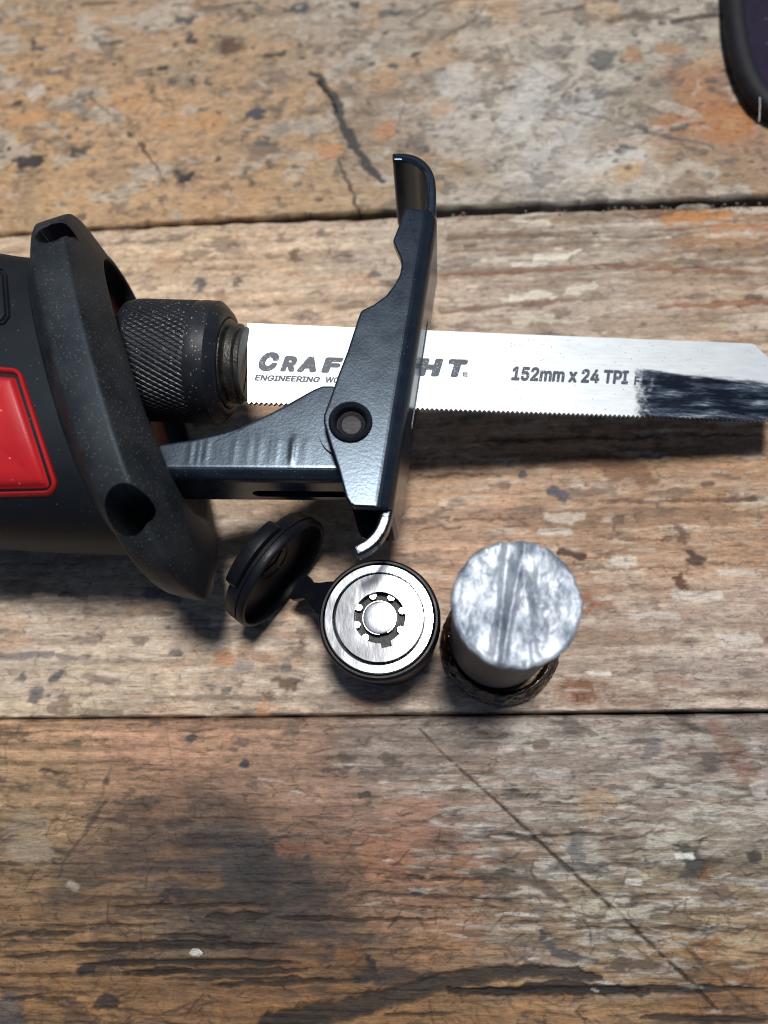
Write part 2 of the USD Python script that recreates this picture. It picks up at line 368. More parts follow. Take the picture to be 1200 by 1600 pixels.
# plank at the far side: blotchy, worn to orange with pale grey remains
e = nz(.016, .011, 11, 4)
mixc(A_ * S(.25, .75, e), (190, 152, 110), .5)
e = nz(.014, .009, 12, 5) + .9 * (zone(800, 180, 40, 26) + zone(960, 260, 40, 14) + zone(1000, 60, 40, 12) + zone(60, 120, 18, 14)) + .35 * zone(500, 60, 60, 20)
mixc(A_ * S(.55, 1.0, e), (190, 182, 168), .62)
mixc(A_ * S(.8, 1.15, nz(.008, .005, 13, 4)), (126, 116, 104), .35)
mixc(A_ * S(1.0, 1.3, nz(.0045, .003, 14, 3)), (92, 90, 88), .5)
mixc(A_ * S(.6, .9, nz(.003, .0018, 15, 3)) * S(.2, .8, nz(.02, .02, 16, 2)), (112, 98, 84), .5)
# middle plank
right = S(-.02, .03, GX); far = S(.115, .14, GY)
st = nz(.040, .0024, 21, 4); st2 = nz(.018, .0011, 22, 3)
mixc(B_ * S(.35, 1.0, st) * (.35 + .65 * right), (128, 104, 84), .55)
mixc(B_ * S(.5, 1.2, -st + .3 * st2) * (.3 + .5 * right * far), (200, 190, 178), .7)
mixc(B_ * far * right * S(.7, 1.2, nz(.006, .0016, 23, 4) + .4 * nz(.03, .01, 24)), (206, 198, 184), .75)
mixc(B_ * (1 - right) * S(.5, 1.1, nz(.010, .006, 25, 4)), (214, 192, 168), .5)
mixc(B_ * (1 - right) * S(.7, 1.2, nz(.012, .007, 26, 4)), (190, 148, 118), .4)
mixc(B_ * (1 - far) * S(.6, 1.1, nz(.010, .0018, 27, 4)), (204, 192, 176), .5)
mixc(B_ * S(1.0, 1.35, nz(.006, .002, 28, 4)), (96, 86, 80), .55)
# near plank
st = nz(.035, .0016, 31, 4); st2 = nz(.012, .0007, 32, 3)
low = S(.0, -.035, GY)
mul(1 + C_ * np.clip(.13 * st + .10 * st2, -.35, .3))
mixc(C_ * S(.55, 1.1, st) * (.5 + .5 * low), (84, 68, 56), .55)
pale = np.clip(zone(1000, 1300, 34, 20) + zone(820, 1230, 30, 12) + .8 * zone(950, 1420, 30, 14) + .5 * zone(1150, 1200, 20, 20), 0, 1)
mixc(C_ * pale * S(.1, .8, nz(.007, .0011, 33, 4)), (196, 192, 182), .75)
mixc(C_ * pale * S(.5, 1.0, nz(.006, .0013, 34, 4)), (104, 98, 90), .6)
shade_stain = zone(390, 1360, 15, 9) + .75 * zone(300, 1300, 22, 12) + .7 * zone(480, 1440, 22, 10) + .6 * zone(180, 1420, 22, 9) + .35 * zone(690, 1160, 14, 7)  # phone's shade and the bolt's shadow painted into the wood, over some stain
mixc(C_ * S(.25, 1.1, shade_stain + .30 * nz(.010, .004, 35, 4)), (70, 62, 58), .62)
mixc(C_ * S(.8, 1.2, shade_stain * 1.1 + .25 * nz(.004, .002, 36, 4)), (52, 48, 50), .6)
mixc(C_ * low * S(.5, 1.2, nz(.02, .004, 37, 4)), (176, 130, 84), .28)
mixc(C_ * S(1.0, 1.4, nz(.005, .0016, 38, 4)), (70, 62, 58), .6)
# grain everywhere
gr = nz(.030, .0009, 41, 3); gf = nz(.009, .0005, 42, 2)
mul(1 + (A_ * .05 + B_ * .10 + C_ * .10) * gr + (A_ * .035 + B_ * .06 + C_ * .07) * gf)
mul(1 + .05 * nz(.002, .0016, 43, 3) + .055 * nz(.0011, .0008, 46, 2))
mul(1 - B_ * .16 * S(.9, 1.8, nz(.0035, .0009, 47, 3)) - A_ * .18 * S(.9, 1.8, nz(.0026, .0016, 48, 3)) - C_ * .22 * S(.9, 1.8, nz(.0045, .0008, 49, 3)))
hgt += (A_ * .00003 + B_ * .00006 + C_ * .00006) * gr + .00003 * gf + .00005 * nz(.004, .003, 44, 3) + .00012 * nz(.03, .012, 45, 2)

def box(p, pad):
    i0, i1 = np.searchsorted(gx, [p[:, 0].min() - pad, p[:, 0].max() + pad]); j0, j1 = np.searchsorted(gy, [p[:, 1].min() - pad, p[:, 1].max() + pad])
    return slice(j0, j1), slice(i0, i1)
def stroke(P, w, c, a=1., depth=0., soft=.5, wob=None):
    """A line on the wood along P (metres): w its half width, c its colour, depth how deep it cuts."""
    P = np.asarray(P, float); w = np.broadcast_to(np.asarray(w, float), len(P))
    s = box(P, w.max() * 2.2 + .0006)
    X, Y = GX[s], GY[s]
    if X.size == 0: return
    if wob is not None: X = X + wob[0][s]; Y = Y + wob[1][s]
    best = np.full(X.shape, 1e9)
    for p, q, wa, wb in zip(P[:-1], P[1:], w[:-1], w[1:]):
        d = q - p; t = np.clip(((X - p[0]) * d[0] + (Y - p[1]) * d[1]) / (d @ d + 1e-12), 0, 1)
        best = np.minimum(best, np.hypot(X - p[0] - t * d[0], Y - p[1] - t * d[1]) / np.maximum(wa + (wb - wa) * t, 1e-5))
    m = a * (1 - S(1 - soft, 1 + soft, best))
    col[s] = col[s] * (1 - m[..., None]) + lin(c) * m[..., None]
    hgt[s] -= depth * m
    return s, m
wobble = (.00035 * nz(.0022, .0016, 51, 3), .00028 * nz(.0022, .0013, 52, 3))
wobh = (0 * GX, .00012 * nz(.0022, .0010, 57, 2))
wob2 = (.0009 * nz(.005, .003, 53, 3) + .00055 * nz(.0014, .0009, 55, 2), .0007 * nz(.005, .003, 54, 3) + .00040 * nz(.0014, .0008, 56, 2))
def px_line(pts, w, c, a=1., depth=.0001, soft=.3, wob=wobble): stroke(ats(pts, 0.), np.maximum(np.asarray(w), .14) * 1e-3, c, a, depth, soft, wob)
def blot(px, py, rx, ry, c, a=.8, ang=0., depth=.0001, wob=None, soft=.24):
    """A stain, dent or patch of painted shade at (px, py) with radii in photograph pixels."""
    if wob is None: wob = wobble if ry < 7 else wob2
    t = math.radians(ang); k = max(rx - ry, .01)
    p = [(px - k * math.cos(t), py + k * math.sin(t)), (px + k * math.cos(t), py - k * math.sin(t))]
    stroke(ats(p, 0.), ry * .17e-3, c, min(a * 1.2, .96), depth, soft, wob)

DARK = (52, 52, 56); SLATE = (74, 78, 84); BROWN = (92, 70, 56)
# dark dents and knots of the far plank
for b in [(42, 254, 30, 18, DARK, .8, 5), (395, 176, 21, 11, SLATE, .8, 18), (360, 75, 17, 20, BROWN, .75, 20), (290, 278, 8, 17, DARK, .8, 80), (415, 217, 15, 9, SLATE, .6, 0), (440, 200, 7, 12, SLATE, .55, 70),
          (470, 12, 22, 14, SLATE, .75, 10), (558, 8, 13, 9, DARK, .7, 10), (605, 20, 20, 7, SLATE, .6, 10), (80, 186, 10, 10, SLATE, .7, 0), (125, 235, 18, 10, DARK, .6, 20), (330, 127, 9, 9, SLATE, .7, 60),
          (345, 246, 6, 7, DARK, .7, 0), (300, 125, 5, 5, DARK, .7, 0), (275, 70, 5, 5, DARK, .6, 0), (250, 107, 8, 5, DARK, .7, 0), (180, 68, 14, 6, DARK, .6, 10), (28, 162, 9, 6, DARK, .7, 0), (302, 60, 5, 8, DARK, .7, 70),
          (205, 205, 8, 7, DARK, .7, 0), (178, 101, 4, 4, DARK, .8, 0), (237, 107, 4, 4, DARK, .8, 0), (258, 107, 5, 5, DARK, .8, 0), (430, 85, 19, 6, DARK, .7, 5), (560, 92, 8, 6, SLATE, .7, 0), (580, 100, 7, 6, SLATE, .7, 0),
          (610, 103, 7, 7, SLATE, .7, 0), (650, 85, 10, 5, DARK, .7, 10), (550, 55, 7, 7, SLATE, .6, 0), (285, 35, 22, 8, SLATE, .7, 8), (400, 10, 12, 10, SLATE, .55, 0), (60, 76, 12, 6, SLATE, .7, 0), (55, 65, 5, 7, DARK, .7, 45),
          (85, 113, 14, 4, SLATE, .6, 10), (972, 232, 14, 11, SLATE, .65, 0), (940, 95, 7, 22, SLATE, .6, 90), (935, 145, 14, 12, SLATE, .55, 0), (750, 95, 16, 9, BROWN, .4, 0), (1035, 210, 10, 8, SLATE, .5, 0), (1060, 200, 16, 6, SLATE, .6, 8),
          (120, 200, 4, 4, DARK, .7, 0), (15, 233, 5, 4, DARK, .8, 0), (155, 5, 30, 5, BROWN, .6, 5), (880, 15, 40, 4, DARK, .5, 10), (1000, 25, 60, 9, BROWN, .5, 8), (1085, 28, 40, 6, (70, 56, 50), .7, 10)]:
    blot(*b)
for b in [(1135, 190, 40, 44, (176, 122, 78), .75, 30), (985, 85, 20, 17, (170, 128, 92), .7, 40), (1050, 75, 28, 15, (172, 134, 98), .65, 10), (1085, 150, 32, 20, (172, 130, 94), .6, 0), (975, 265, 20, 22, (196, 162, 118), .6, 60), (1150, 188, 14, 16, (186, 172, 150), .6, 120, 0),
          (1165, 170, 45, 30, (186, 126, 72), .6, 70), (520, 235, 18, 16, (196, 140, 96), .6, 30), (600, 205, 22, 18, (190, 134, 92), .6, 60), (300, 190, 60, 18, (200, 152, 100), .5, 0), (60, 185, 50, 14, (202, 152, 98), .5, 0), (180, 160, 50, 12, (198, 148, 98), .5, 0),
          (830, 150, 70, 30, (206, 204, 200), .45, 60, -.0001), (720, 130, 36, 40, (204, 200, 194), .5, 80, -.0001), (950, 250, 60, 14, (208, 206, 200), .5, 10, -.0001), (60, 145, 16, 14, (206, 200, 190), .6, 30, -.0001), (470, 200, 60, 14, (176, 168, 156), .4, 0)]:
    blot(*b)
px_line([(487, 114), (500, 118), (512, 140), (528, 165), (533, 195), (545, 215), (562, 240), (580, 265), (598, 285)], [1.2, .8, 1.0, 1.5, 1.1, 1.8, 1.2, 1.4, .5], (52, 55, 60), .9, .0004)
px_line([(498, 125), (512, 145), (527, 172)], [.5, .4, .4], (24, 22, 24), .95, .0005)
px_line([(528, 248), (545, 285), (558, 325), (563, 336)], [.3, .5, .6, .4], (64, 54, 48), .85, .0003)
px_line([(222, 225), (232, 243), (245, 265), (262, 292)], [1.1, .4, .3, .15], (60, 52, 48), .8, .0002)
px_line([(140, 150), (160, 166), (175, 182)], [.5, .3, .2], (86, 70, 58), .7)
px_line([(108, 160), (125, 152), (142, 146)], [.5, .5, .8], (84, 80, 76), .7)
px_line([(628, 130), (632, 160), (622, 195)], [.3, .4, .3], (112, 104, 98), .7)
px_line([(790, 70), (800, 95), (840, 110), (880, 135)], [.3, .5, .3, .2], (116, 100, 84), .6)
px_line([(900, 173), (960, 190), (1025, 208), (1090, 222), (1140, 242)], [.4, .3, .6, .5, .2], (96, 96, 100), .7)
px_line([(960, 215), (1000, 207), (1040, 202)], [.3, .4, .3], (110, 108, 110), .6)
px_line([(690, 60), (740, 30), (760, 5)], [.4, .5, .4], (92, 70, 56), .5)
px_line([(640, 35), (670, 15), (690, 2)], [.5, .7, .4], (98, 70, 54), .6)
px_line([(270, 5), (330, 12), (400, 3)], [.4, .5, .3], DARK, .7)
# middle plank, far half
for b in [(588, 430, 9, 8, SLATE, .6, 0), (600, 480, 12, 7, (120, 104, 92), .6, 0), (372, 443, 4, 8, (60, 52, 50), .6, 70), (310, 446, 8, 14, (104, 100, 104), .8, 80), (500, 360, 5, 10, (90, 84, 80), .6, 90), (735, 383, 10, 5, (110, 96, 84), .7, 10), (1180, 466, 14, 5, (80, 74, 68), .7, 0), (930, 362, 5, 4, SLATE, .7, 0),
          (880, 490, 16, 8, (120, 104, 92), .6, 0), (930, 465, 16, 7, (118, 106, 94), .55, 0), (455, 395, 8, 5, (110, 92, 80), .6, 30), (460, 400, 4, 12, (84, 70, 60), .6, 60), (345, 465, 5, 12, (150, 116, 92), .5, 70),
          (1090, 338, 60, 10, (186, 132, 84), .7, 3), (1160, 355, 50, 8, (176, 126, 84), .5, 3), (760, 366, 60, 6, (120, 92, 74), .5, 2)]:
    blot(*b)
for b in [(860, 403, 28, 6, (224, 220, 206), .9, 2), (900, 396, 14, 8, (228, 222, 208), .9, 10), (825, 412, 30, 5, (216, 210, 196), .8, 4), (830, 464, 40, 7, (216, 210, 194), .75, 2), (905, 452, 30, 7, (214, 208, 192), .75, 5), (860, 500, 50, 8, (206, 198, 182), .6, 2), (800, 470, 18, 5, (220, 214, 200), .8, 0)]:
    blot(*b, depth=-.00025)
px_line([(690, 430), (800, 425), (950, 415), (1100, 422), (1200, 428)], [.5, .9, .7, .9, .7], (128, 92, 70), .75)
px_line([(690, 486), (790, 478), (860, 472), (920, 468)], [.7, .8, .6, .3], (120, 90, 72), .75)
px_line([(1020, 480), (1100, 476), (1200, 472)], [.4, .9, .8], (140, 92, 62), .75)
px_line([(700, 372), (800, 366), (900, 369), (1010, 372), (1080, 366)], [.5, .6, .5, .4, .2], (118, 100, 86), .7)
px_line([(960, 332), (1000, 342), (1050, 333)], [.3, .6, .3], (110, 76, 56), .8)
# middle plank, near half: under the blade and round the lock
for y, x0, x1, w, c in [(690, 740, 1060, .35, (60, 48, 42)), (682, 1050, 1200, .3, (70, 56, 48)), (716, 870, 1090, .35, (74, 56, 46)), (744, 650, 780, .35, (84, 64, 52)), (785, 950, 1200, .3, (104, 80, 64)), (780, 1120, 1200, .5, (80, 72, 68)), (812, 690, 830, .3, (104, 82, 66)),
                       (826, 640, 730, .25, (108, 86, 70)), (842, 950, 1080, .3, (110, 86, 70)), (840, 930, 960, .25, (104, 82, 66)), (872, 890, 960, .2, (110, 92, 78)), (890, 905, 1100, .3, (112, 92, 78)), (880, 1100, 1200, .25, (104, 86, 72)), (920, 1000, 1110, .2, (110, 96, 86)), (965, 940, 1060, .2, (112, 98, 88)), (1052, 900, 1120, .25, (106, 94, 86)),
                       (1030, 950, 1200, .2, (118, 104, 94)), (1092, 930, 1180, .3, (104, 88, 76))]:
    xs = np.linspace(x0, x1, 7); px_line([(x, y - (x - x0) * .02 + random.uniform(-2, 2)) for x in xs], [w * .3, w, w * 1.3, w * .8, w * 1.2, w, w * .3], c, .8, .0002)
for b in [(872, 773, 12, 8, (84, 86, 94), .85, 20), (815, 742, 7, 5, SLATE, .7, 30), (1010, 745, 10, 16, (110, 78, 58), .6, 80), (965, 738, 10, 26, (112, 80, 60), .6, 120), (1103, 757, 9, 4, BROWN, .7, 0), (1066, 910, 11, 9, (96, 66, 52), .8, 0), (1085, 866, 16, 8, (72, 52, 44), .85, 160),
          (893, 867, 22, 6, (74, 56, 46), .8, 165), (930, 945, 25, 7, (140, 92, 70), .6, 5), (965, 810, 12, 5, BROWN, .6, 10), (1060, 835, 5, 9, (90, 70, 58), .7, 60), (780, 760, 16, 6, BROWN, .5, 0), (905, 1080, 20, 16, (124, 86, 66), .75, 0), (880, 1078, 16, 8, (150, 118, 96), .4, 0), (1000, 1030, 25, 12, (140, 120, 106), .5, 150), (1060, 1070, 30, 12, (136, 108, 88), .5, 0)]:
    blot(*b)
for b in [(880, 807, 32, 7, (204, 194, 182), .6, 2), (866, 831, 26, 6, (212, 204, 194), .68, 3), (975, 876, 20, 6, (212, 204, 192), .68, 3), (1090, 930, 40, 6, (206, 198, 190), .7, 0), (1155, 895, 30, 5, (206, 198, 188), .6, 0), (1150, 1000, 40, 7, (206, 198, 190), .6, 3), (935, 1052, 20, 4, (210, 204, 196), .8, 0), (1020, 962, 40, 5, (200, 192, 184), .6, 0), (900, 760, 12, 4, (206, 196, 184), .7, 0)]:
    blot(*b, depth=-.0002)
for b in [(450, 1070, 16, 12, (108, 88, 74), .8, 0), (462, 1016, 20, 9, (120, 102, 90), .6, 0), (390, 1015, 26, 9, (140, 108, 88), .5, 150), (355, 1028, 16, 10, (190, 138, 104), .6, 0), (410, 1105, 14, 12, (196, 150, 116), .6, 0), (275, 1020, 10, 6, SLATE, .6, 0), (355, 1078, 6, 5, SLATE, .6, 0), (90, 1055, 16, 6, SLATE, .7, 30), (65, 1090, 16, 10, (98, 96, 98), .7, 20),
          (45, 1060, 8, 7, SLATE, .55, 0), (30, 1025, 60, 5, (96, 96, 102), .6, 2), (115, 1027, 26, 5, (110, 104, 104), .6, 0), (20, 930, 30, 6, SLATE, .6, 0), (120, 930, 22, 7, SLATE, .55, 0), (260, 925, 30, 8, (90, 92, 98), .6, 0), (100, 1100, 12, 8, BROWN, .5, 0), (310, 970, 16, 12, (96, 98, 108), .5, 0), (448, 1042, 8, 5, SLATE, .5, 0), (380, 1045, 16, 7, (126, 126, 134), .4, 0), (20, 990, 22, 5, (110, 104, 98), .5, 0), (200, 960, 70, 3, (110, 98, 88), .5, 1)]:
    blot(*b)
px_line([(240, 1092), (340, 1088), (420, 1090)], [.3, .7, .3], (112, 94, 82), .6)
# near plank
px_line([(655, 1138), (690, 1176), (730, 1212), (780, 1256), (830, 1303), (880, 1350), (925, 1390), (980, 1440), (1030, 1488), (1080, 1535), (1122, 1580)], [.12, .14, .17, .22, .27, .32, .28, .26, .28, .28, .2], (34, 28, 25), .95, .0005, wob=None)
px_line([(960, 1345), (1010, 1362), (1050, 1376)], [.2, .25, .15], (80, 68, 58), .7)
px_line([(1040, 1460), (1085, 1490), (1140, 1550), (1200, 1590)], [.2, .3, .3, .4], (70, 58, 48), .7)
px_line([(140, 1290), (165, 1225), (172, 1200)], [.5, .3, .4], (112, 90, 74), .5)
px_line([(90, 1370), (110, 1330), (165, 1255)], [.6, .35, .6], (70, 58, 52), .6)
px_line([(180, 1250), (215, 1325)], [.2, .2], (90, 72, 62), .5)
px_line([(280, 1410), (305, 1455)], [.25, .15], (60, 54, 60), .7)
for y, x0, x1, w, sl, a in [(1478, 100, 440, .7, 0, .85), (1506, 120, 470, .55, -.01, .85), (1497, 0, 230, .4, -.06, .7), (1462, 0, 130, .5, -.06, .7), (1418, 180, 420, .4, -.02, .7), (1430, 320, 420, .6, .02, .8), (1436, 430, 700, .35, -.01, .8), (1463, 240, 360, .5, .02, .7), (1519, 190, 480, .6, -.01, .8), (1524, 0, 300, .4, -.02, .6), (1448, 60, 260, .3, -.02, .6),
                          (1372, 600, 780, .35, 0, .7), (1308, 740, 960, .25, -.02, .7), (1256, 840, 1000, .25, 0, .6), (1452, 900, 1200, .3, 0, .7), (1548, 700, 1200, .7, -.005, .85), (1583, 600, 720, .4, .01, .7), (1590, 1000, 1200, .7, .02, .8), (1560, 0, 120, .4, .02, .7), (1528, 250, 520, .3, 0, .7), (1297, 550, 640, .3, 0, .6), (1350, 0, 90, .3, 0, .6), (1280, 50, 130, .2, .02, .6),
                          (1203, 60, 110, .3, .1, .6), (1235, 700, 900, .2, 0, .5), (1395, 560, 800, .25, .05, .6), (1485, 560, 720, .25, 0, .6), (1538, 330, 560, .5, -.02, .8)]:
    xs = np.linspace(x0, x1, 9); px_line([(x, y + (x - x0) * sl + random.uniform(-2.5, 2.5)) for x in xs], w * np.array([.2, .8, 1.1, .7, 1.3, .9, 1.1, .7, .2]), (30, 26, 25), min(1, a * 1.1), .0004, .35, wobh)
px_line([(420, 1600), (520, 1582), (600, 1562), (690, 1535), (760, 1522), (830, 1518), (900, 1524), (940, 1530)], [2.2, 2.0, 1.9, 1.7, 1.4, 1.2, 1.0, .3], (34, 32, 32), .9, .0005)
px_line([(590, 1530), (630, 1528), (690, 1522)], [1.4, 1.6, .6], (46, 44, 46), .8, .0002)
px_line([(700, 1548), (780, 1550), (870, 1542), (960, 1546), (1010, 1550)], [.5, .9, 1.2, .9, .3], (34, 31, 30), .9, .0005)
px_line([(738, 1362), (760, 1368), (800, 1364), (830, 1372), (860, 1392), (885, 1408)], [.9, 1.2, .7, 1.2, 1.1, .3], (84, 74, 68), .8, .0002)
px_line([(905, 1310), (902, 1335), (910, 1352)], [1.2, 1.6, .6], (104, 104, 106), .7)
px_line([(862, 1352), (900, 1355), (930, 1362)], [.8, 1.0, .4], (84, 80, 80), .7)
px_line([(847, 1455), (850, 1470), (862, 1485), (900, 1496), (930, 1503)], [.7, .9, 1.0, .7, .3], (72, 72, 76), .85, .0002)
px_line([(840, 1420), (850, 1430)], [.9, .6], (100, 100, 104), .6)
px_line([(632, 1316), (660, 1322), (690, 1332), (705, 1325)], [.3, .6, .8, .4], (104, 84, 74), .6)
px_line([(1047, 1095), (1050, 1098)], [.1, .1], (120, 90, 70), .2)
px_line([(1116, 1134), (1130, 1152), (1150, 1180), (1168, 1210), (1172, 1224)], [1.5, 2.2, 2.4, 2.0, 1.2], (140, 96, 74), .5)
for b in [(1010, 1170, 14, 12, (110, 108, 118), .5, 0), (1075, 1350, 4, 18, (70, 74, 70), .8, 95), (1096, 1358, 8, 13, (150, 100, 62), .55, 80), (1115, 1395, 32, 13, (120, 102, 90), .7, 5), (980, 1410, 18, 8, (98, 84, 74), .7, 0), (985, 1508, 30, 9, (92, 76, 66), .7, 0), (1180, 1340, 12, 5, DARK, .7, 0), (652, 1393, 7, 5, DARK, .7, 0), (935, 1258, 26, 14, (184, 158, 128), .6, 20), (845, 1164, 14, 6, (112, 94, 82), .7, 0),
          (300, 1153, 7, 5, SLATE, .75, 0), (385, 1193, 9, 6, (70, 72, 88), .8, 10), (395, 1227, 12, 8, (112, 98, 92), .6, 0), (376, 1158, 12, 5, SLATE, .5, 0), (457, 1140, 6, 12, (112, 98, 86), .6, 80), (168, 1222, 5, 5, DARK, .6, 0), (570, 1243, 10, 4, DARK, .7, 10), (255, 1400, 12, 7, (60, 50, 46), .8, 10), (480, 1330, 10, 14, (66, 66, 72), .6, 60), (375, 1345, 32, 20, (62, 58, 60), .6, 20),
          (405, 1365, 10, 24, (56, 54, 56), .5, 85), (480, 1400, 34, 14, (62, 56, 54), .6, 5), (560, 1520, 22, 10, (44, 40, 42), .8, 5), (545, 1370, 30, 12, (120, 90, 74), .5, 0), (490, 1325, 60, 10, (150, 106, 82), .5, 0), (600, 1345, 30, 26, (176, 124, 96), .5, 0), (640, 1260, 50, 16, (186, 140, 116), .5, 0), (40, 1300, 30, 26, (166, 150, 128), .5, 0), (50, 1330, 40, 16, (164, 150, 130), .5, 0), (1150, 1480, 40, 16, (186, 164, 128), .5, 0),
          (112, 1384, 9, 3, (190, 182, 168), .55, 160, -.0001), (170, 1565, 20, 8, (50, 44, 42), .7, 10), (135, 1518, 12, 6, (46, 44, 46), .8, 10), (10, 1578, 20, 14, (90, 88, 92), .6, 30), (540, 1500, 22, 22, (124, 84, 50), .6, 0), (610, 1300, 60, 12, (180, 132, 108), .4, 0)]:
    blot(*b)  # blots in the middle of the dark patch add to its painted shade
for b in [(1070, 1337, 16, 4, (240, 238, 230), .95, 0), (990, 1378, 12, 4, (236, 232, 226), .85, 5), (815, 1140, 16, 6, (214, 206, 198), .7, 0), (790, 1170, 12, 5, (210, 200, 192), .6, 0), (1050, 1310, 40, 8, (210, 206, 192), .6, 3), (905, 1420, 22, 10, (206, 198, 178), .6, 10), (980, 1425, 30, 10, (206, 200, 182), .6, 0), (1190, 1230, 14, 7, (206, 200, 192), .6, 0), (860, 1210, 30, 6, (202, 196, 190), .5, 0)]:
    blot(*b, depth=-.00018)

# small random wear: hairline checks, nicks and flecks
def rand_strokes(n, region, lmm, wmm, colours, a, horiz, depth, seed, wob=None):
    loose = .85 if horiz > .3 else 1.1                 # how many keep to the grain
    r = np.random.default_rng(seed); k = 0; tries = 0
    while k < n and tries < n * 40:
        tries += 1
        x, y = r.uniform(WX0 + .004, WX1 - .004), r.uniform(WY0 + .004, WY1 - .004)
        i, j = int((x - WX0) / RES), int((y - WY0) / RES)
        if r.random() > region[j, i]: continue
        k += 1
        L = r.uniform(*lmm) * 1e-3; th = r.normal(0, horiz) if r.random() < loose else r.uniform(0, np.pi)
        d = np.array([math.cos(th), math.sin(th)]); nrm = np.array([-d[1], d[0]]); bend = r.normal(0, .12 if horiz > .3 else .02) * L
        P = [np.array([x, y]) - d * L / 2, np.array([x, y]) + nrm * bend, np.array([x, y]) + d * L / 2]
        w = max(r.uniform(*wmm) * 1.35, .13) * 1e-3
        stroke(P, [w * .5, w, w * .4], colours[r.integers(len(colours))], r.uniform(.5, 1) * a, depth, .6, wob)
rand_strokes(1100, C_ * np.clip(low * 1.0 + .06, 0, 1), (1.5, 6), (.09, .2), [(48, 38, 32), (60, 46, 36), (40, 34, 34)], .75, .5, .00008, 101)
rand_strokes(420, C_ * np.clip(low + .3, 0, 1), (4, 14), (.10, .26), [(46, 40, 38), (58, 48, 42)], .7, .08, .0001, 102, wobh)
rand_strokes(180, C_ * pale, (1.5, 6), (.10, .28), [(216, 212, 204), (206, 202, 194)], .75, .10, -.00008, 103, wobh)
rand_strokes(420, C_, (3, 12), (.08, .2), [(70, 60, 54), (86, 72, 62)], .6, .08, .00008, 104, wobh)
rand_strokes(480, B_ * (1 - right) * far, (1.5, 5), (.08, .22), [(130, 100, 80), (110, 86, 70), (150, 112, 88)], .6, .7, .00006, 105, wobble)
rand_strokes(380, B_ * (.25 + .75 * right), (3, 14), (.09, .24), [(110, 88, 72), (92, 76, 66), (128, 104, 88)], .6, .06, .00008, 106, wobh)
rand_strokes(260, B_ * (.2 + .8 * right), (2, 8), (.1, .3), [(212, 204, 194), (200, 190, 178)], .65, .06, -.00006, 107, wobh)
rand_strokes(200, B_ * (1 - right) * (1 - far), (2, 9), (.14, .4), [(120, 112, 108), (212, 202, 188), (104, 98, 98)], .55, .06, .00004, 108, wobble)
rand_strokes(700, A_, (1.2, 5), (.12, .34), [(100, 88, 78), (84, 80, 80), (128, 104, 82)], .6, .6, .00006, 109, wobble)
rand_strokes(330, A_, (.6, 2.2), (.3, .8), [(58, 57, 60), (80, 70, 62)], .75, .4, .0001, 110, wobble)
rand_strokes(160, A_, (2, 7), (.15, .5), [(206, 200, 190)], .5, .5, -.00005, 111, wobble)
rand_strokes(110, A_, (6, 18), (.08, .14), [(92, 76, 64)], .6, .7, .0001, 112)
rand_strokes(50, C_, (8, 22), (.07, .11), [(60, 50, 44)], .55, .9, .00008, 113)
# fine open pores along the grain
hgt -= .00012 * S(1.1, 2.0, nz(.006, .0006, 61, 2)) * (B_ + C_)
gloss -= .14 * pale * S(.2, 1, nz(.006, .001, 62, 3)) + .08 * S(.5, 1.5, nz(.02, .006, 63, 2))
_l = col @ np.array([.21, .72, .07]); col = _l[..., None] + (col - _l[..., None]) * (.98 - .06 * A_ + .06 * B_ - .01 * C_)[..., None]
col = np.clip(col * (1 - .06 * A_ - .22 * C_)[..., None] / E_REF, .004, .85)  # nearest plank darkened further, adding to the shade in its colour

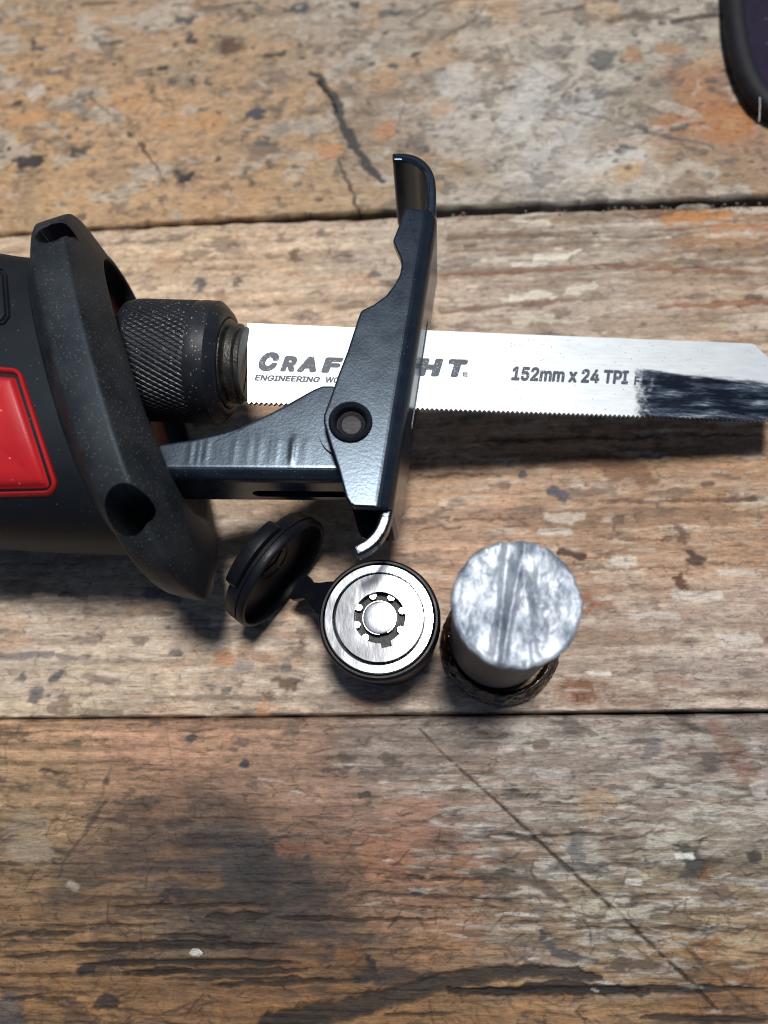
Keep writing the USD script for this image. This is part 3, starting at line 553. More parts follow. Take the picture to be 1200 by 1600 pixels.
tb = thing('table_top', (0, .09, 0), 'weathered plank table top under the tools, scratched and stained brown wood', 'table', kind='structure')
def grid_axis(lo, hi, step, out_lo, out_hi):
    core = np.linspace(lo, hi, int(round((hi - lo) / step)) + 1)
    return np.concatenate([np.linspace(out_lo, lo, 12)[:-1], core, np.linspace(hi, out_hi, 12)[1:]])
def plank(k, ylo, yhi, vs, step, z0=0.):
    """ylo, yhi: the plank's two edges as functions of x; vs: where its rows lie between them, 0 to 1."""
    xs = grid_axis(WX0 + .002, WX1 - .002, step, -.24, .22)
    X = np.broadcast_to(xs, (len(vs), len(xs))).copy(); lo, hi = ylo(xs), yhi(xs)
    Y = lo + (hi - lo) * vs[:, None]
    ci = np.clip((X - WX0) / RES, 1, nx - 2); cj = np.clip((Y - WY0) / RES, 1, ny - 2)
    co = np.stack([cj, ci])
    own = ndimage.map_coordinates
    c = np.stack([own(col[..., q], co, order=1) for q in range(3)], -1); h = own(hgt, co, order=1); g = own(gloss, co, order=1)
    ed = np.minimum(Y - lo, hi - Y)                       # rounded, chipped edges along the gaps
    rr = (.0011 if k == 0 else .0008) + .0004 * np.sin(X * 431 + k) * np.sin(X * 137)
    h = h - .0016 * np.clip(1 - ed / rr, 0, 1) ** 2 - .0002 * np.clip(1 - ed / .004, 0, 1)
    c = c * (1 - .35 * np.clip(1 - ed / .0009, 0, 1) ** 1.5)[..., None]
    Z = z0 + h
    v = np.stack([X, Y, Z], -1); m, n = Z.shape
    i, j = np.meshgrid(np.arange(m - 1), np.arange(n - 1), indexing='ij'); a = (i * n + j).ravel()
    f = np.stack([a, a + 1, a + n + 1, a + n], 1)
    V = v.reshape(-1, 3); Cc = c.reshape(-1, 3); G = g.ravel()
    rim = np.concatenate([np.arange(n), np.arange(1, m) * n + n - 1, (m - 1) * n + np.arange(n - 2, -1, -1), np.arange(m - 2, 0, -1) * n])
    low_ = V[rim].copy(); low_[:, 2] = -.024; o = len(V); q = np.arange(len(rim)); q2 = (q + 1) % len(rim)
    side = np.stack([rim[q2], rim[q], o + q, o + q2], 1)
    V = np.vstack([V, low_]); Cc = np.vstack([Cc, Cc[rim] * .5]); G = np.concatenate([G, G[rim]])
    f = np.vstack([f, side])
    f = np.vstack([f[:, [0, 1, 2]], f[:, [0, 2, 3]]])
    mesh = trimesh.Trimesh(V - BASE[tb], f, process=False)
    p = fresh(tb, 'plank')
    g_ = usdkit.mesh(stage, p, mesh, MAT + 'old_wood', smooth=True)
    api = UsdGeom.PrimvarsAPI(g_)
    api.CreatePrimvar('tint', Sdf.ValueTypeNames.Color3fArray, 'vertex').Set(Vt.Vec3fArray.FromNumpy(Cc.astype(np.float32)))
    api.CreatePrimvar('gloss', Sdf.ValueTypeNames.FloatArray, 'vertex').Set(Vt.FloatArray.FromNumpy(G.astype(np.float32)))
    return p
gap1 = lambda x: .00028 + .0011 * S(-.12, .02, x) + .00018 * np.sin(x * 290) + .0001 * np.sin(x * 811)
gap2 = lambda x: .00005 + .00022 * S(-.02, .06, x) + .00006 * np.sin(x * 500)
def rows(n_fine, lo_out=0, hi_out=0):
    v = np.linspace(0, 1, n_fine); e = np.array([.0, .0012, .0028, .0048]) ; return np.unique(np.concatenate([v, e, 1 - e]))
far_edge = lambda x: np.full_like(x, WY1 - .002); near_edge = lambda x: np.full_like(x, WY0 + .002)
labels = ['farthest plank, mottled orange and pale grey with dark dents', 'middle plank under the saw and the lock, pale at left', 'nearest plank with shade painted over dark stain and long diagonal scratch']
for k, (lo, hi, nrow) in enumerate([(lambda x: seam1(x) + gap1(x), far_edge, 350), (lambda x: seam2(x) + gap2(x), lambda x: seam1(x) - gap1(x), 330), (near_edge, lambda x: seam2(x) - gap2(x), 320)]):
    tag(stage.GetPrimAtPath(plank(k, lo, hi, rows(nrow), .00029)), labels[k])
light_stop = trimesh.creation.box([.44, .36, .012]); light_stop.apply_translation([-.01, .09, -.0215 - .006 - .003])  # unseen dark board added under the gaps to stop light
part(tb, 'light_stop', light_stop, 'light_stop_dark', smooth=False)

# ------------------------------------------------------------------ reciprocating saw
ZA = .032                                              # height of the blade above the table
AX0 = at(388, 569.5, ZA); AX1 = at(1150, 597.5, ZA)
D = AX1 - AX0; D /= np.linalg.norm(D)                  # along the blade
Wv = np.array([-D[1], D[0], 0])                        # across it, away from the camera
UP = np.array([0, 0, 1.])
from shapely.ops import unary_union
saw = thing('reciprocating_saw', (-.08, .075, 0), 'black and red reciprocating saw lying on its side with white blade fitted', 'power saw')

def section(cx, cy, s, ry, rt, e, n=160, rb=None, zc=ZA):
    t = np.arange(n) * 2 * np.pi / n; c, si = np.cos(t), np.sin(t)
    eb = e if rb is None else 1.9                      # rounder underneath
    ee = np.where(si < 0, eb, e)
    u = np.sign(c) * np.abs(c) ** (2 / ee); w = np.sign(si) * np.abs(si) ** (2 / ee)
    rz = np.where(w > 0, rt, rt if rb is None else rb)
    return np.stack([cx + s * ry * u, cy + ry * u, zc * 1e3 + rz * w], -1) * 1e-3
body_secs = [(-185, 82.5, -.33, 33.5, 25, 2.4), (-130, 78.5, -.33, 34, 25.6, 2.4), (-95, 75.8, -.34, 34, 26, 2.45), (-84, 74.8, -.35, 33.6, 25.7, 2.5), (-79, 74.2, -.355, 33.2, 25.2, 2.5), (-76, 73.8, -.36, 33.2, 25.2, 2.5), (-70, 73, -.36, 32.5, 24.5, 2.5)]
housing = loft([section(*s) for s in body_secs])
part(saw, 'housing', housing, 'black_plastic', smooth=50)
nose_secs = [(-75.4, 73.6, -.36, 30, 22, 2.5), (-75.4, 73.6, -.36, 33.1, 25.1, 2.5), (-74.6, 73.4, -.36, 33.9, 25.8, 2.5), (-73.6, 73.2, -.36, 35.6, 27.0, 2.5), (-72.4, 73, -.36, 38.2, 28.6, 2.55), (-71.4, 72.8, -.36, 40.0, 29.6, 2.65), (-70.6, 72.7, -.36, 40.9, 30.1, 2.7), (-67.5, 72.7, -.358, 41.9, 30.3, 2.7),
             (-64.6, 72.9, -.356, 42.7, 30.3, 2.7), (-63.9, 73, -.355, 42.8, 30.1, 2.7), (-63.5, 73, -.355, 42.5, 29.7, 2.7), (-63.0, 72.9, -.356, 41.6, 28.8, 2.7), (-61.6, 72.7, -.36, 38.8, 26.0, 2.65), (-60.2, 72.5, -.37, 36.0, 23.4, 2.6), (-60.2, 74.6, -.375, 33.6, 21.6, 2.6), (-61.0, 76.8, -.38, 31.0, 20.4, 2.6), (-61.5, 77.6, -.38, 30.0, 19.8, 2.6), (-62.4, 77.9, -.38, 29.4, 19.3, 2.6), (-71, 78.4, -.37, 28.4, 18.6, 2.6)]
nose = loft([section(*s, rb=s[4] + (1.6 if s[4] > 29 else 0)) for s in nose_secs])
def surf(px, py, secs, z=.055):
    """Where a photographed direction meets the top of the lofted body."""
    for _ in range(60):
        p = at(px, py, z) * 1e3
        S_ = np.array(secs)[:, :6]
        cx = S_[:, 0] + S_[:, 2] * (p[1] - S_[:, 1])
        o = np.argsort(cx)
        cy, ry, rt, e = (np.interp(p[0], cx[o], S_[o, q]) for q in (1, 3, 4, 5))
        u = min(abs((p[1] - cy) / ry), .999)
        zn = ZA + rt * 1e-3 * (1 - u ** e) ** (1 / e)
        z = .5 * z + .5 * zn
    return at(px, py, z)
nose_outer = [s for s in nose_secs[2:14]]
h1 = surf(197, 795, nose_outer)
hole1 = trimesh.creation.cylinder(radius=.0042, height=.06, sections=48); hole1.apply_translation(h1)
ray_d = at(78, 357, 0.) - EYE; ray_d /= np.linalg.norm(ray_d)
hit_t = [t_ for t_ in np.arange(.10, .22, .0002)]; hit_p = EYE + np.array(hit_t)[:, None] * ray_d
h2 = hit_p[np.argmax(nose.contains(hit_p))] if nose.is_watertight else surf(72, 357, nose_outer)
hole2 = trimesh.creation.cylinder(radius=.0034, height=.04, sections=40); hole2.apply_translation(h2 + np.array([.0012, -.0016, .006]))
nose = cut(nose, hole1, hole2)
part(saw, 'nose_bumper', nose, 'black_rubber', smooth=40, label='thick black rubber nose ring with screw holes, dusty')
# red housing glimpsed inside the nose opening
part(saw, 'gear_case', loft([section(-70.5, 78.3, -.37, 28.8, 19.0, 2.6), section(-67.0, 78.2, -.37, 29.2, 19.2, 2.6), section(-66.8, 78.2, -.37, 27, 17.2, 2.6), section(-67.4, 78.2, -.37, 20, 13.6, 2.4)]), 'dark_red_plastic')

def drape(poly_px, profile, n=380, secs=body_secs):
    """Nested loops inside an outline, each (inset in pixels, height above the body in mm), laid on the housing."""
    loops = []
    base = Polygon(poly_px)
    c = np.array(base.centroid.coords[0])
    ang = np.arange(n) * 2 * np.pi / n
    for inset, h in profile:
        g = base.buffer(-inset, 12) if inset > 0 else base
        ring = []
        for t in ang:
            ray = LineString([c, c + 400 * np.array([math.cos(t), -math.sin(t)])]).intersection(g.exterior)
            q = ray if ray.geom_type == 'Point' else list(ray.geoms)[-1] if hasattr(ray, 'geoms') else Point(ray.coords[-1])
            ring.append((q.x, q.y))
        loops.append((ring, h))
    out = []
    for ring, h in loops:
        out.append([surf(x, y, secs) + np.array([0, 0, h * 1e-3]) for x, y in ring])
    return loft(out)
btn = np.array(Polygon([(-110, 566), (34, 578), (97, 775), (-110, 780)]).buffer(-19).buffer(19, 16).exterior.coords)[:-1]
part(saw, 'button_frame', drape(btn, [(0, -1.5), (0, .35), (1.2, .8), (4.2, 1.0), (6.5, .75), (7.5, .2), (8, -1.2)]), 'red_plastic', smooth=40)
part(saw, 'side_button', drape(btn, [(7.6, -1.2), (8.2, -.25), (13, -.1), (17, .6), (19.5, .95), (24, 1.1), (40, 1.2)]), 'red_plastic', smooth=40)
pad = np.array(Polygon([(-120, 405), (6, 420), (12, 430), (17, 495), (8, 508), (-120, 516)]).buffer(-4).buffer(4, 8).exterior.coords)[:-1]
part(saw, 'grip_pad', drape(pad, [(0, -1), (0, -.1), (1, .55), (2.6, .6), (3.2, .05), (6.0, .0), (6.8, .5), (9, .7), (25, .8)]), 'black_plastic', smooth=40)

# knurled blade clamp
def along(px): # distance of a photographed column along the blade axis from AX0
    q = np.array([at(px, 569.5 + (px - 388) * .0367, ZA)])[0]
    return float((q - AX0) @ D)
R0 = .0136
cl = [(along(205), .0112), (along(206), .0122), (along(212), .0132), (along(222), .0135)]
x0, x1 = along(224), along(318)
prof = cl + [(x, R0) for x in np.linspace(x0, x1, 150)] + [(x1 + .0004, .0137), (along(330), .01375), (along(346), .0136), (along(349), .0132), (along(358), .0118), (along(359.5), .0112), (along(359.5), .0103), (along(357), .0100), (along(357), .0060)]
NK = 720
t = np.arange(NK) * 2 * np.pi / NK
loops = []
ctr = AX0
for h, r in prof:
    rr = np.full(NK, r)
    if x0 <= h <= x1:
        k1 = 70 * t - (h - x0) * 2 * np.pi / .0023; k2 = 70 * t + (h - x0) * 2 * np.pi / .0027
        g1 = np.clip(np.cos(k1) - .35, 0, 1); g2 = np.clip(np.cos(k2) - .45, 0, 1)
        env = min(1, (h - x0) / .0008, (x1 - h) / .0008)
        rr = rr + env * (.00008 - .00036 * g1 - .00016 * g2)
    loops.append(ctr + h * D + (rr * np.cos(t))[:, None] * Wv + (rr * np.sin(t))[:, None] * UP)
clamp = part(saw, 'blade_clamp', loft(loops), 'knurled_steel', smooth=28, label='knurled black steel blade clamp sleeve')
part(clamp, 'retaining_ring', lathe([(along(356.5), .0074), (along(356.5), .0099), (along(361), .0099), (along(362.5), .0094), (along(362.5), .0074)], ctr, D, 72), 'oily_steel', smooth=40)
spn = lathe([(along(350), .0068), (along(366), .0086), (along(367), .0089), (along(377), .0089), (along(379), .0086), (along(380), .0079), (along(381), .0079), (along(382), .0082), (along(386), .0082), (along(387.5), .0078), (along(387.5), 0)], ctr, D, 72)
slot_b = frame_box(AX0 + D * along(388) + Wv * .0, D, Wv, UP, .006, .0142, .0014)
part(clamp, 'spindle', cut(spn, slot_b), 'oily_steel', smooth=40)

# blade: teeth are cut into its near edge
def zb(px): return .0340 - .0185 * (np.asarray(px, float) - 388) / 789.    # the blade slopes down a little towards its tip
def bl(px, py): return at(px, py, zb(px))
tl, tr, tc = bl(387, 507)[:2], bl(1177, 538)[:2], bl(1243, 603)[:2]
br, bl0 = bl(1247, 661.5)[:2], bl(387, 631.5)[:2]
edge = br - bl0; Le = np.linalg.norm(edge); ed = edge / Le; en = np.array([-ed[1], ed[0]])
pitch = .001058; npitch = int(Le / pitch)
tooth = []
for i in range(npitch):
    o = bl0 + ed * i * pitch
    tooth += [o + en * .00035, o + ed * pitch * .30 - en * .00008, o + ed * pitch * .62 + en * .00028, o + ed * pitch * .80 + en * .00046]
tooth.append(bl0 + ed * npitch * pitch + en * .0004)
shape = np.vstack([tl[None], np.array(tooth), tc[None], tr[None]])
bx0, bx1 = tl, bl(1177, 538)[:2]
BSL = float((zb(1177) - zb(387)) / ((bl(1177, 569.5 + .0367 * 789) - bl(387, 569.5))[:2] @ D[:2]))
def on_blade(m):
    """Lays a flat mesh, modelled about height 0, on the sloping blade."""
    m = m.copy(); m.vertices[:, 2] += zb(387) + BSL * ((m.vertices[:, :2] - bl(387, 569.5)[:2]) @ D[:2]); return m
blade = on_blade(prism(ccw(resample(shape, .02)), -.00045, .00045, r=.00003, steps=1))
# the blade's bright coat, with the coating worn down to dark steel along the lower half near the tip
WU = bl(1000, 600); WVr = bl(1000, 577)
nodes = {'g': ('geometry', {}), 'tc': ('texture_coordinate', {}), 'map': ('mapping', {'mapping_type': 'point', 'scale': (.11, 1.2, 1.)}),
    'u': ('vector_math', {'math_type': 'dot_product', 'vector2': tuple(D)}), 'v': ('vector_math', {'math_type': 'dot_product', 'vector2': tuple(Wv)}),
    'n1': ('noise_texture', {'scale': 420., 'detail': 5., 'roughness': .65}), 'n2': ('noise_texture', {'scale': 900., 'detail': 5., 'roughness': .7}),
    'n3': ('noise_texture', {'scale': 430., 'detail': 6., 'roughness': .7}),
    'n1c': ('math', {'math_type': 'multiply_add', 'value2': .012, 'value3': -.006}), 'n2c': ('math', {'math_type': 'multiply_add', 'value2': .0030, 'value3': -.0015}),
    'ua': ('math', {'math_type': 'add'}), 'ub': ('math', {'math_type': 'add'}), 'va': ('math', {'math_type': 'add'}),
    'um': ('map_range', {'range_type': 'smoothstep', 'from_min': float(WU @ D) - .0022, 'from_max': float(WU @ D) + .0022, 'clamp': True}),
    'vm': ('map_range', {'range_type': 'smoothstep', 'from_min': float(WVr @ Wv) - .0011, 'from_max': float(WVr @ Wv) + .0003, 'to_min': 1., 'to_max': 0., 'clamp': True}),
    'mk': ('math', {'math_type': 'multiply'}),
    'steel': ('rgb_ramp', {'ramp': [(.34, (.008, .011, .018)), (.50, (.022, .032, .05)), (.60, (.12, .155, .20)), (.72, (.7, .75, .8))]}),
    'coat': ('rgb_ramp', {'ramp': [(.30, (.44, .49, .52)), (.70, (.54, .58, .60))]}),
    'vo': ('voronoi_texture', {'scale': 1500., 'feature': 'f1'}), 'sp': ('math', {'math_type': 'less_than', 'value2': .17}), 'sc': ('separate_color', {}), 'dn': ('noise_texture', {'scale': 90.}),
    'pr': ('math', {'math_type': 'multiply'}), 'lt': ('math', {'math_type': 'less_than', 'value2': .07}), 'sm': ('math', {'math_type': 'multiply'}),
    'cs': ('mix_color', {'b': (.05, .05, .055)}), 'cm': ('mix_color', {}),
    'ro': ('mix_float', {'a': .44, 'b': .27}), 'me': ('mix_float', {'a': .55, 'b': .9}),
    'bu': ('bump', {'strength': .25, 'distance': .00012}),
    'p': ('principled_bsdf', {})}
links = [('g.position', 'u.vector1'), ('g.position', 'v.vector1'), ('tc.object', 'map.vector'), ('tc.object', 'n1.vector'), ('map.vector', 'n2.vector'), ('map.vector', 'n3.vector'),
    ('n1.fac', 'n1c.value1'), ('n2.fac', 'n2c.value1'), ('u.value', 'ua.value1'), ('n1c.value', 'ua.value2'), ('v.value', 'va.value1'), ('n2c.value', 'va.value2'), ('ua.value', 'um.value'), ('va.value', 'vm.value'),
    ('um.result', 'mk.value1'), ('vm.result', 'mk.value2'), ('n3.fac', 'steel.fac'), ('n2.fac', 'coat.fac'),
    ('tc.object', 'vo.vector'), ('vo.distance', 'sp.value1'), ('vo.color', 'sc.color'), ('tc.object', 'dn.vector'), ('sc.r', 'pr.value1'), ('dn.fac', 'pr.value2'), ('pr.value', 'lt.value1'), ('sp.value', 'sm.value1'), ('lt.value', 'sm.value2'),
    ('coat.color', 'cs.a'), ('sm.value', 'cs.fac'), ('cs.result', 'cm.a'), ('steel.color', 'cm.b'), ('mk.value', 'cm.fac'), ('mk.value', 'ro.fac'), ('mk.value', 'me.fac'),
    ('cm.result', 'p.base_color'), ('ro.result', 'p.roughness'), ('me.result', 'p.metallic'), ('n2.fac', 'bu.height'), ('bu.normal', 'p.normal')]
usdkit.material(stage, MAT + 'blade_coat', nodes, links, surface='p.BSDF')
bp = part(saw, 'blade', blade, 'blade_coat', smooth=False, label='bright white saw blade with fine teeth, dark print and scraped tip')
def ZT(px): return zb(px) + .00045
def letters(text, x0, x1, ybase, cap, shear=.22, bold=True, parent=bp, lift=.00001, mat='blade_print', name='lettering', fat=.05):
    m = meshkit.text_mesh(text, 1., .01, bold=bold)
    tri = m.triangles[m.face_normals[:, 2] > .9][:, :, :2]
    g = unary_union([Polygon(t_).buffer(.002) for t_ in tri]).buffer(fat - .002).simplify(.004)
    m = trimesh.util.concatenate([trimesh.creation.extrude_polygon(q, .01, engine='earcut') for q in getattr(g, 'geoms', [g])])
    m.vertices[:, 1] -= m.vertices[:, 1].min(); m.vertices[:, 1] /= (1 + 2 * fat)
    v = m.vertices; v[:, 0] -= v[:, 0].min(); v[:, 0] /= v[:, 0].max()
    a = at(x0, ybase, ZT(x0)); b = at(x1, ybase + (x1 - x0) * .0345, ZT(x1)); L = np.linalg.norm(b - a); d = (b - a) / L; w = np.array([-d[1], d[0], 0]); w /= np.linalg.norm(w)
    hh = np.linalg.norm(at(x0, ybase - cap, ZT(x0)) - a)
    P = a + d * ((v[:, 0] * (L - shear * hh))[:, None] + (v[:, 1] * hh * shear)[:, None]) + w * (v[:, 1] * hh)[:, None]
    P[:, 2] = .00045 + lift + v[:, 2] * .002
    part(parent, name, on_blade(trimesh.Trimesh(P, m.faces, process=False)), mat, smooth=False)
for ch, a, b, y, c in [('C', 399.5, 438.5, 579.5, 28), ('R', 437, 467, 580.6, 23.5), ('A', 463, 501, 581.5, 23.5), ('F', 501, 537, 582.8, 23.5), ('T', 533, 566, 584, 23.5), ('R', 562, 596, 585.2, 27), ('I', 595, 606, 586.2, 27), ('G', 604, 650, 586.8, 27), ('H', 651, 694, 588.3, 27), ('T', 694, 733, 589.8, 27)]:
    letters(ch, a, b, y, c, shear=.30, fat=.10)
letters('ENGINEERING', 397, 501, 594.5, 8.6, shear=.25)
letters('WO', 507, 532, 598.2, 8.6, shear=.25)
letters('152mm x 24 TPI', 798, 985, 595.5, 21, shear=.2, bold=True)
letters('F', 990, 1001, 602.3, 13, shear=.2)
rg = at(727, 586, ZT(727)); rg[2] = .00045
part(bp, 'lettering', on_blade(lathe([(.0, .00052), (.00003, .00052), (.00003, .00066), (0, .00066)], rg + UP * .00001, UP, 28, closed=True)), 'blade_print', smooth=False)
letters('R', 724, 730, 589, 5.5, shear=0., bold=False)
# the arm and the shoe slope with the blade
SLP = -.085
PINX = float(at(548, 660, .046)[0])
def ats_s(pts, z):
    px = np.array([p[0] for p in pts], float); return at(px, [p[1] for p in pts], z + SLP * (px - 548) / 7300.)[:, :2]
def slope(m):
    m = m.copy(); m.vertices[:, 2] += SLP * (m.vertices[:, 0] - PINX); return m
# folded steel arm that carries the shoe
ZT_ARM, ZB_ARM = .0415, .0255
arm_px = [(225, 745), (225, 706), (250, 693), (300, 686), (345, 676), (370, 668), (395, 657), (420, 646), (445, 633), (470, 619), (490, 608), (504, 602.5), (520, 602.5), (548, 612), (575, 640), (586, 668), (580, 700), (560, 738), (540, 748)]
arm_poly = soften(ats_s(arm_px, ZT_ARM), .0006)
nearA, nearB = ats_s([(225, 745), (540, 748)], ZT_ARM)
nd = (nearB - nearA) / np.linalg.norm(nearB - nearA); nn = np.array([-nd[1], nd[0]])
arm = meet(prism(arm_poly, ZB_ARM, ZT_ARM, r=.0004, steps=4), bar(nearA, nd, nn, ZB_ARM - .00001, ZT_ARM + .00001, .0028))
inner = Polygon(arm_poly).intersection(Polygon([nearA + nn * .0021 - nd * .1, nearA + nn * .0021 + nd * .2, nearA + nn * .06 + nd * .2, nearA + nn * .06 - nd * .1])).buffer(.004).intersection(Polygon([nearA + nn * .0021 - nd * .1, nearA + nn * .0021 + nd * .2, nearA + nn * .06 + nd * .2, nearA + nn * .06 - nd * .1]))
cav = prism(resample(np.array(inner.exterior.coords)[:-1], .002), ZB_ARM + .002, ZT_ARM - .002, r=.0002, steps=1)
sl_c = at(470, 768, .0335); sl_c[:2] = nearA + nd * ((sl_c[:2] - nearA) @ nd) + nn * .0
slot = trimesh.creation.capsule(height=.0165, radius=.0019, count=[20, 20])
T = np.eye(4); T[:3, 2] = [nd[0], nd[1], 0]; T[:3, 0] = [nn[0], nn[1], 0]; T[:3, 1] = np.cross(T[:3, 2], T[:3, 0])
slot.apply_translation(-slot.bounds.mean(0)); slot.vertices[:, 0] *= 2.2
slot.apply_transform(T); slot.apply_translation([sl_c[0], sl_c[1], .0318])
armm = finer(cut(arm, cav, slot), .0005)
for px_, a_, w_ in [(457, .34, .00042), (432, .12, .0004), (424, .09, .0003), (404, .07, .0005), (388, .06, .0006), (366, .07, .0005), (322, .10, .0005), (310, .08, .0004), (298, .10, .0005), (478, .05, .0006)]:
    q = ats_s([(px_, 705)], ZT_ARM)[0]; dx_ = (armm.vertices[:, :2] - q) @ nd; dy_ = (armm.vertices[:, :2] - q) @ nn
    armm.vertices[:, 2] += (armm.vertices[:, 2] > ZT_ARM - .0001) * a_ * .42e-3 * np.exp(-((dx_ - .05 * dy_) / w_) ** 2) * np.exp(-(dy_ / .0028) ** 4)
part(saw, 'shoe_arm', slope(armm), 'black_paint', smooth=32, label='folded black steel arm with slot and pressed marks')

# shoe: a folded steel channel with curled ends
ZT_S, ZB_S = .0460, .0205
ear_px = [(634.5, 324.5), (678, 329), (682.5, 334), (682, 346), (670, 426), (657.5, 508), (646, 588), (634, 668), (621, 748), (613.5, 789), (606, 793), (553, 790.5), (546, 786), (540, 776), (528, 731), (516, 695), (505.5, 660), (505.5, 648), (516, 620), (527, 588), (542.7, 548), (558.5, 499), (563, 487), (567, 483), (582.5, 476), (602.7, 461.5), (617, 443), (624.7, 428), (627.3, 413), (625, 400.5), (617.5, 384), (614, 375), (619.5, 361), (631, 331)]
ear_poly = soften(ats_s(ear_px, ZT_S), .0005)
RW = ats_s([(682, 346), (613.5, 789)], ZT_S); rd = (RW[1] - RW[0]) / np.linalg.norm(RW[1] - RW[0]); rn = np.array([rd[1], -rd[0]])   # to the left
if (ats_s([(520, 650)], ZT_S)[0] - RW[0]) @ rn < 0: rn = -rn
chan = meet(prism(ear_poly, ZB_S, ZT_S, r=.0004, steps=4), bar(RW[0], rd, rn, ZB_S - .00001, ZT_S + .00001, .0036))
box_l = Polygon([RW[0] + rn * .0023 - rd * .1, RW[0] + rn * .0023 + rd * .2, RW[0] + rn * .08 + rd * .2, RW[0] + rn * .08 - rd * .1])
ci = Polygon(ear_poly).buffer(.005).intersection(box_l)
cav = prism(resample(np.array(ci.exterior.coords)[:-1], .002), ZB_S + .0021, ZT_S - .0021, r=.0003, steps=1)
bslot = frame_box(AX0 + D * along(650) + UP * 0, D, Wv, UP, .03, .026, .0030)
pc = at(548, 660, ZT_S)
pin_hole = trimesh.creation.cylinder(radius=.0036, height=.01, sections=48); pin_hole.apply_translation(pc)
chan = finer(cut(chan, cav, bslot, pin_hole), .0009)
shoe = part(saw, 'shoe', slope(chan), 'black_paint', smooth=32, label='black painted folded steel shoe across the blade')
def tabstrip(path_px, z0, z1, th=.0023):
    p = ats_s(path_px, z1)
    g = LineString(p).buffer(.0004, 6).buffer(0)
    q = LineString(resample(p, .0006, closed=False).tolist() + [p[-1].tolist()])
    # smooth the path, then give it its thickness
    c = np.array(q.coords)
    for _ in range(12): c[1:-1] = .5 * c[1:-1] + .25 * (c[:-2] + c[2:])
    g = LineString(c).buffer(th / 2, cap_style=2, join_style=1)
    return soften(np.array(g.exterior.coords)[:-1], .0005)
far_tab = tabstrip([(613, 246), (634, 245), (652, 250), (664, 260), (671.5, 274), (673.5, 290), (673.5, 318), (671, 352), (664, 392)], .0205, .0440)
part(shoe, 'curled_end', slope(prism(far_tab, .0215, .0442, r=.0006, steps=4)), 'black_paint', smooth=40)
near_tab = tabstrip([(612, 745), (606, 785), (603, 803), (598, 822), (587, 840), (570, 853), (553, 860)], .0205, .0440)
part(shoe, 'curled_end', slope(prism(near_tab, .0395, .0434, r=.0006, steps=4)), 'black_paint', smooth=40)
# bare bright wear on the near curl's upper edge
wear = tabstrip([(602.5, 805), (598, 822), (587, 840), (572, 852), (558, 858)], 0, .0440, th=.0015)
part(shoe, 'worn_edge', slope(prism(wear, .0425, .04348, r=.00018, steps=2)), 'worn_edge', smooth=40, label='bright worn bare steel along the curled end')
# hinge pin
pc = at(548, 660, ZT_S)
pin = part(saw, 'hinge_pin', slope(lathe([(-.022, 0), (-.022, .003), (-.0005, .0030), (-.0002, .0043), (.0005, .0043), (.0009, .00405), (.0011, .0037), (.0009, .0033), (.0004, .00305), (-.0001, .0029), (-.0012, .00285), (-.0012, 0)], pc, UP, 72)), 'black_gloss', smooth=40)
part(pin, 'pin_centre', slope(lathe([(-.0018, .0029), (-.0008, .0027), (-.0009, .0024), (-.0020, .0006), (-.0018, .0003), (-.00175, 0)], pc, UP, 56)), 'piping', smooth=40)
pw = at(520, 672, .0434)
part(saw, 'washer', slope(lathe([(0, 0), (0, .0056), (.0006, .0056), (.0006, 0)], np.array([pc[0] - .0012, pc[1] - .0002, .0417]), UP, 64)), 'black_paint', smooth=30)

# ------------------------------------------------------------------ tubular lock core in its black sleeve
LZ = .0245
lc = at(592, 966, LZ); LX = np.array([lc[0], lc[1], 0])
lock = thing('lock_cylinder', LX, 'round black sleeved tubular lock standing upright, chrome face, dust cap open', 'lock')
LR = .0129
part(lock, 'sleeve', lathe([(.0, 0), (.0, LR - .0016), (.0006, LR - .0010), (LZ - .006, LR - .0008), (LZ - .0052, LR - .0002), (LZ - .0045, LR), (LZ - .0012, LR), (LZ - .0004, LR - .0002), (LZ, LR - .0006), (LZ, LR - .0010), (LZ - .0004, LR - .00125), (LZ - .002, LR - .0013), (LZ - .002, 0)], LX, UP, 120), 'lock_sleeve', smooth=40)
rim = part(lock, 'face_ring', lathe([(LZ - .003, .0094), (LZ - .003, .0116), (LZ + .0001, .0116), (LZ + .0004, .01135), (LZ + .0004, .0098), (LZ + .0002, .0096), (LZ - .003, .0094)], LX, UP, 140, closed=True), 'chrome', smooth=30, label='polished chrome ring round the lock core')
part(lock, 'groove_floor', lathe([(LZ - .0032, 0), (LZ - .0032, .0098), (LZ - .0026, .0098), (LZ - .0026, 0)], LX, UP, 64), 'lock_dark', smooth=30)
CO = LX + np.array([.00012, .00014, 0])
rp, rk = .0054, .0036
ring_poly = Point(0, 0).buffer(.0092, 48)
hole = Point(0, 0).buffer(rp, 48)
angs = [107, 61, 18, -29, -127, -165, 152]
hole = hole.union(Polygon([(-.0011, -.0040), (.0011, -.0040), (.0011, -.0064), (-.0011, -.0064)]))
rot = math.radians(14)
from shapely import affinity
hole = affinity.rotate(hole, 14, origin=(0, 0))
cm = trimesh.creation.extrude_polygon(ring_poly.difference(hole), .0070, engine='earcut')
cm.apply_translation(CO + [0, 0, LZ - .0067])
lean = lambda m: (m.vertices.__setitem__((slice(None), 2), m.vertices[:, 2] + (m.vertices[:, 2] > LZ - .003) * ((m.vertices[:, 0] - CO[0]) * .014 + (m.vertices[:, 1] - CO[1]) * .014)), m)[1]
part(lock, 'lock_core', lean(cm), 'chrome', smooth=30, label='chrome lock core with seven pin keyway')
post = Point(0, 0).buffer(rk, 40).difference(affinity.rotate(Polygon([(-.0008, -.0028), (.0008, -.0028), (.0008, -.005), (-.0008, -.005)]), 14, origin=(0, 0)))
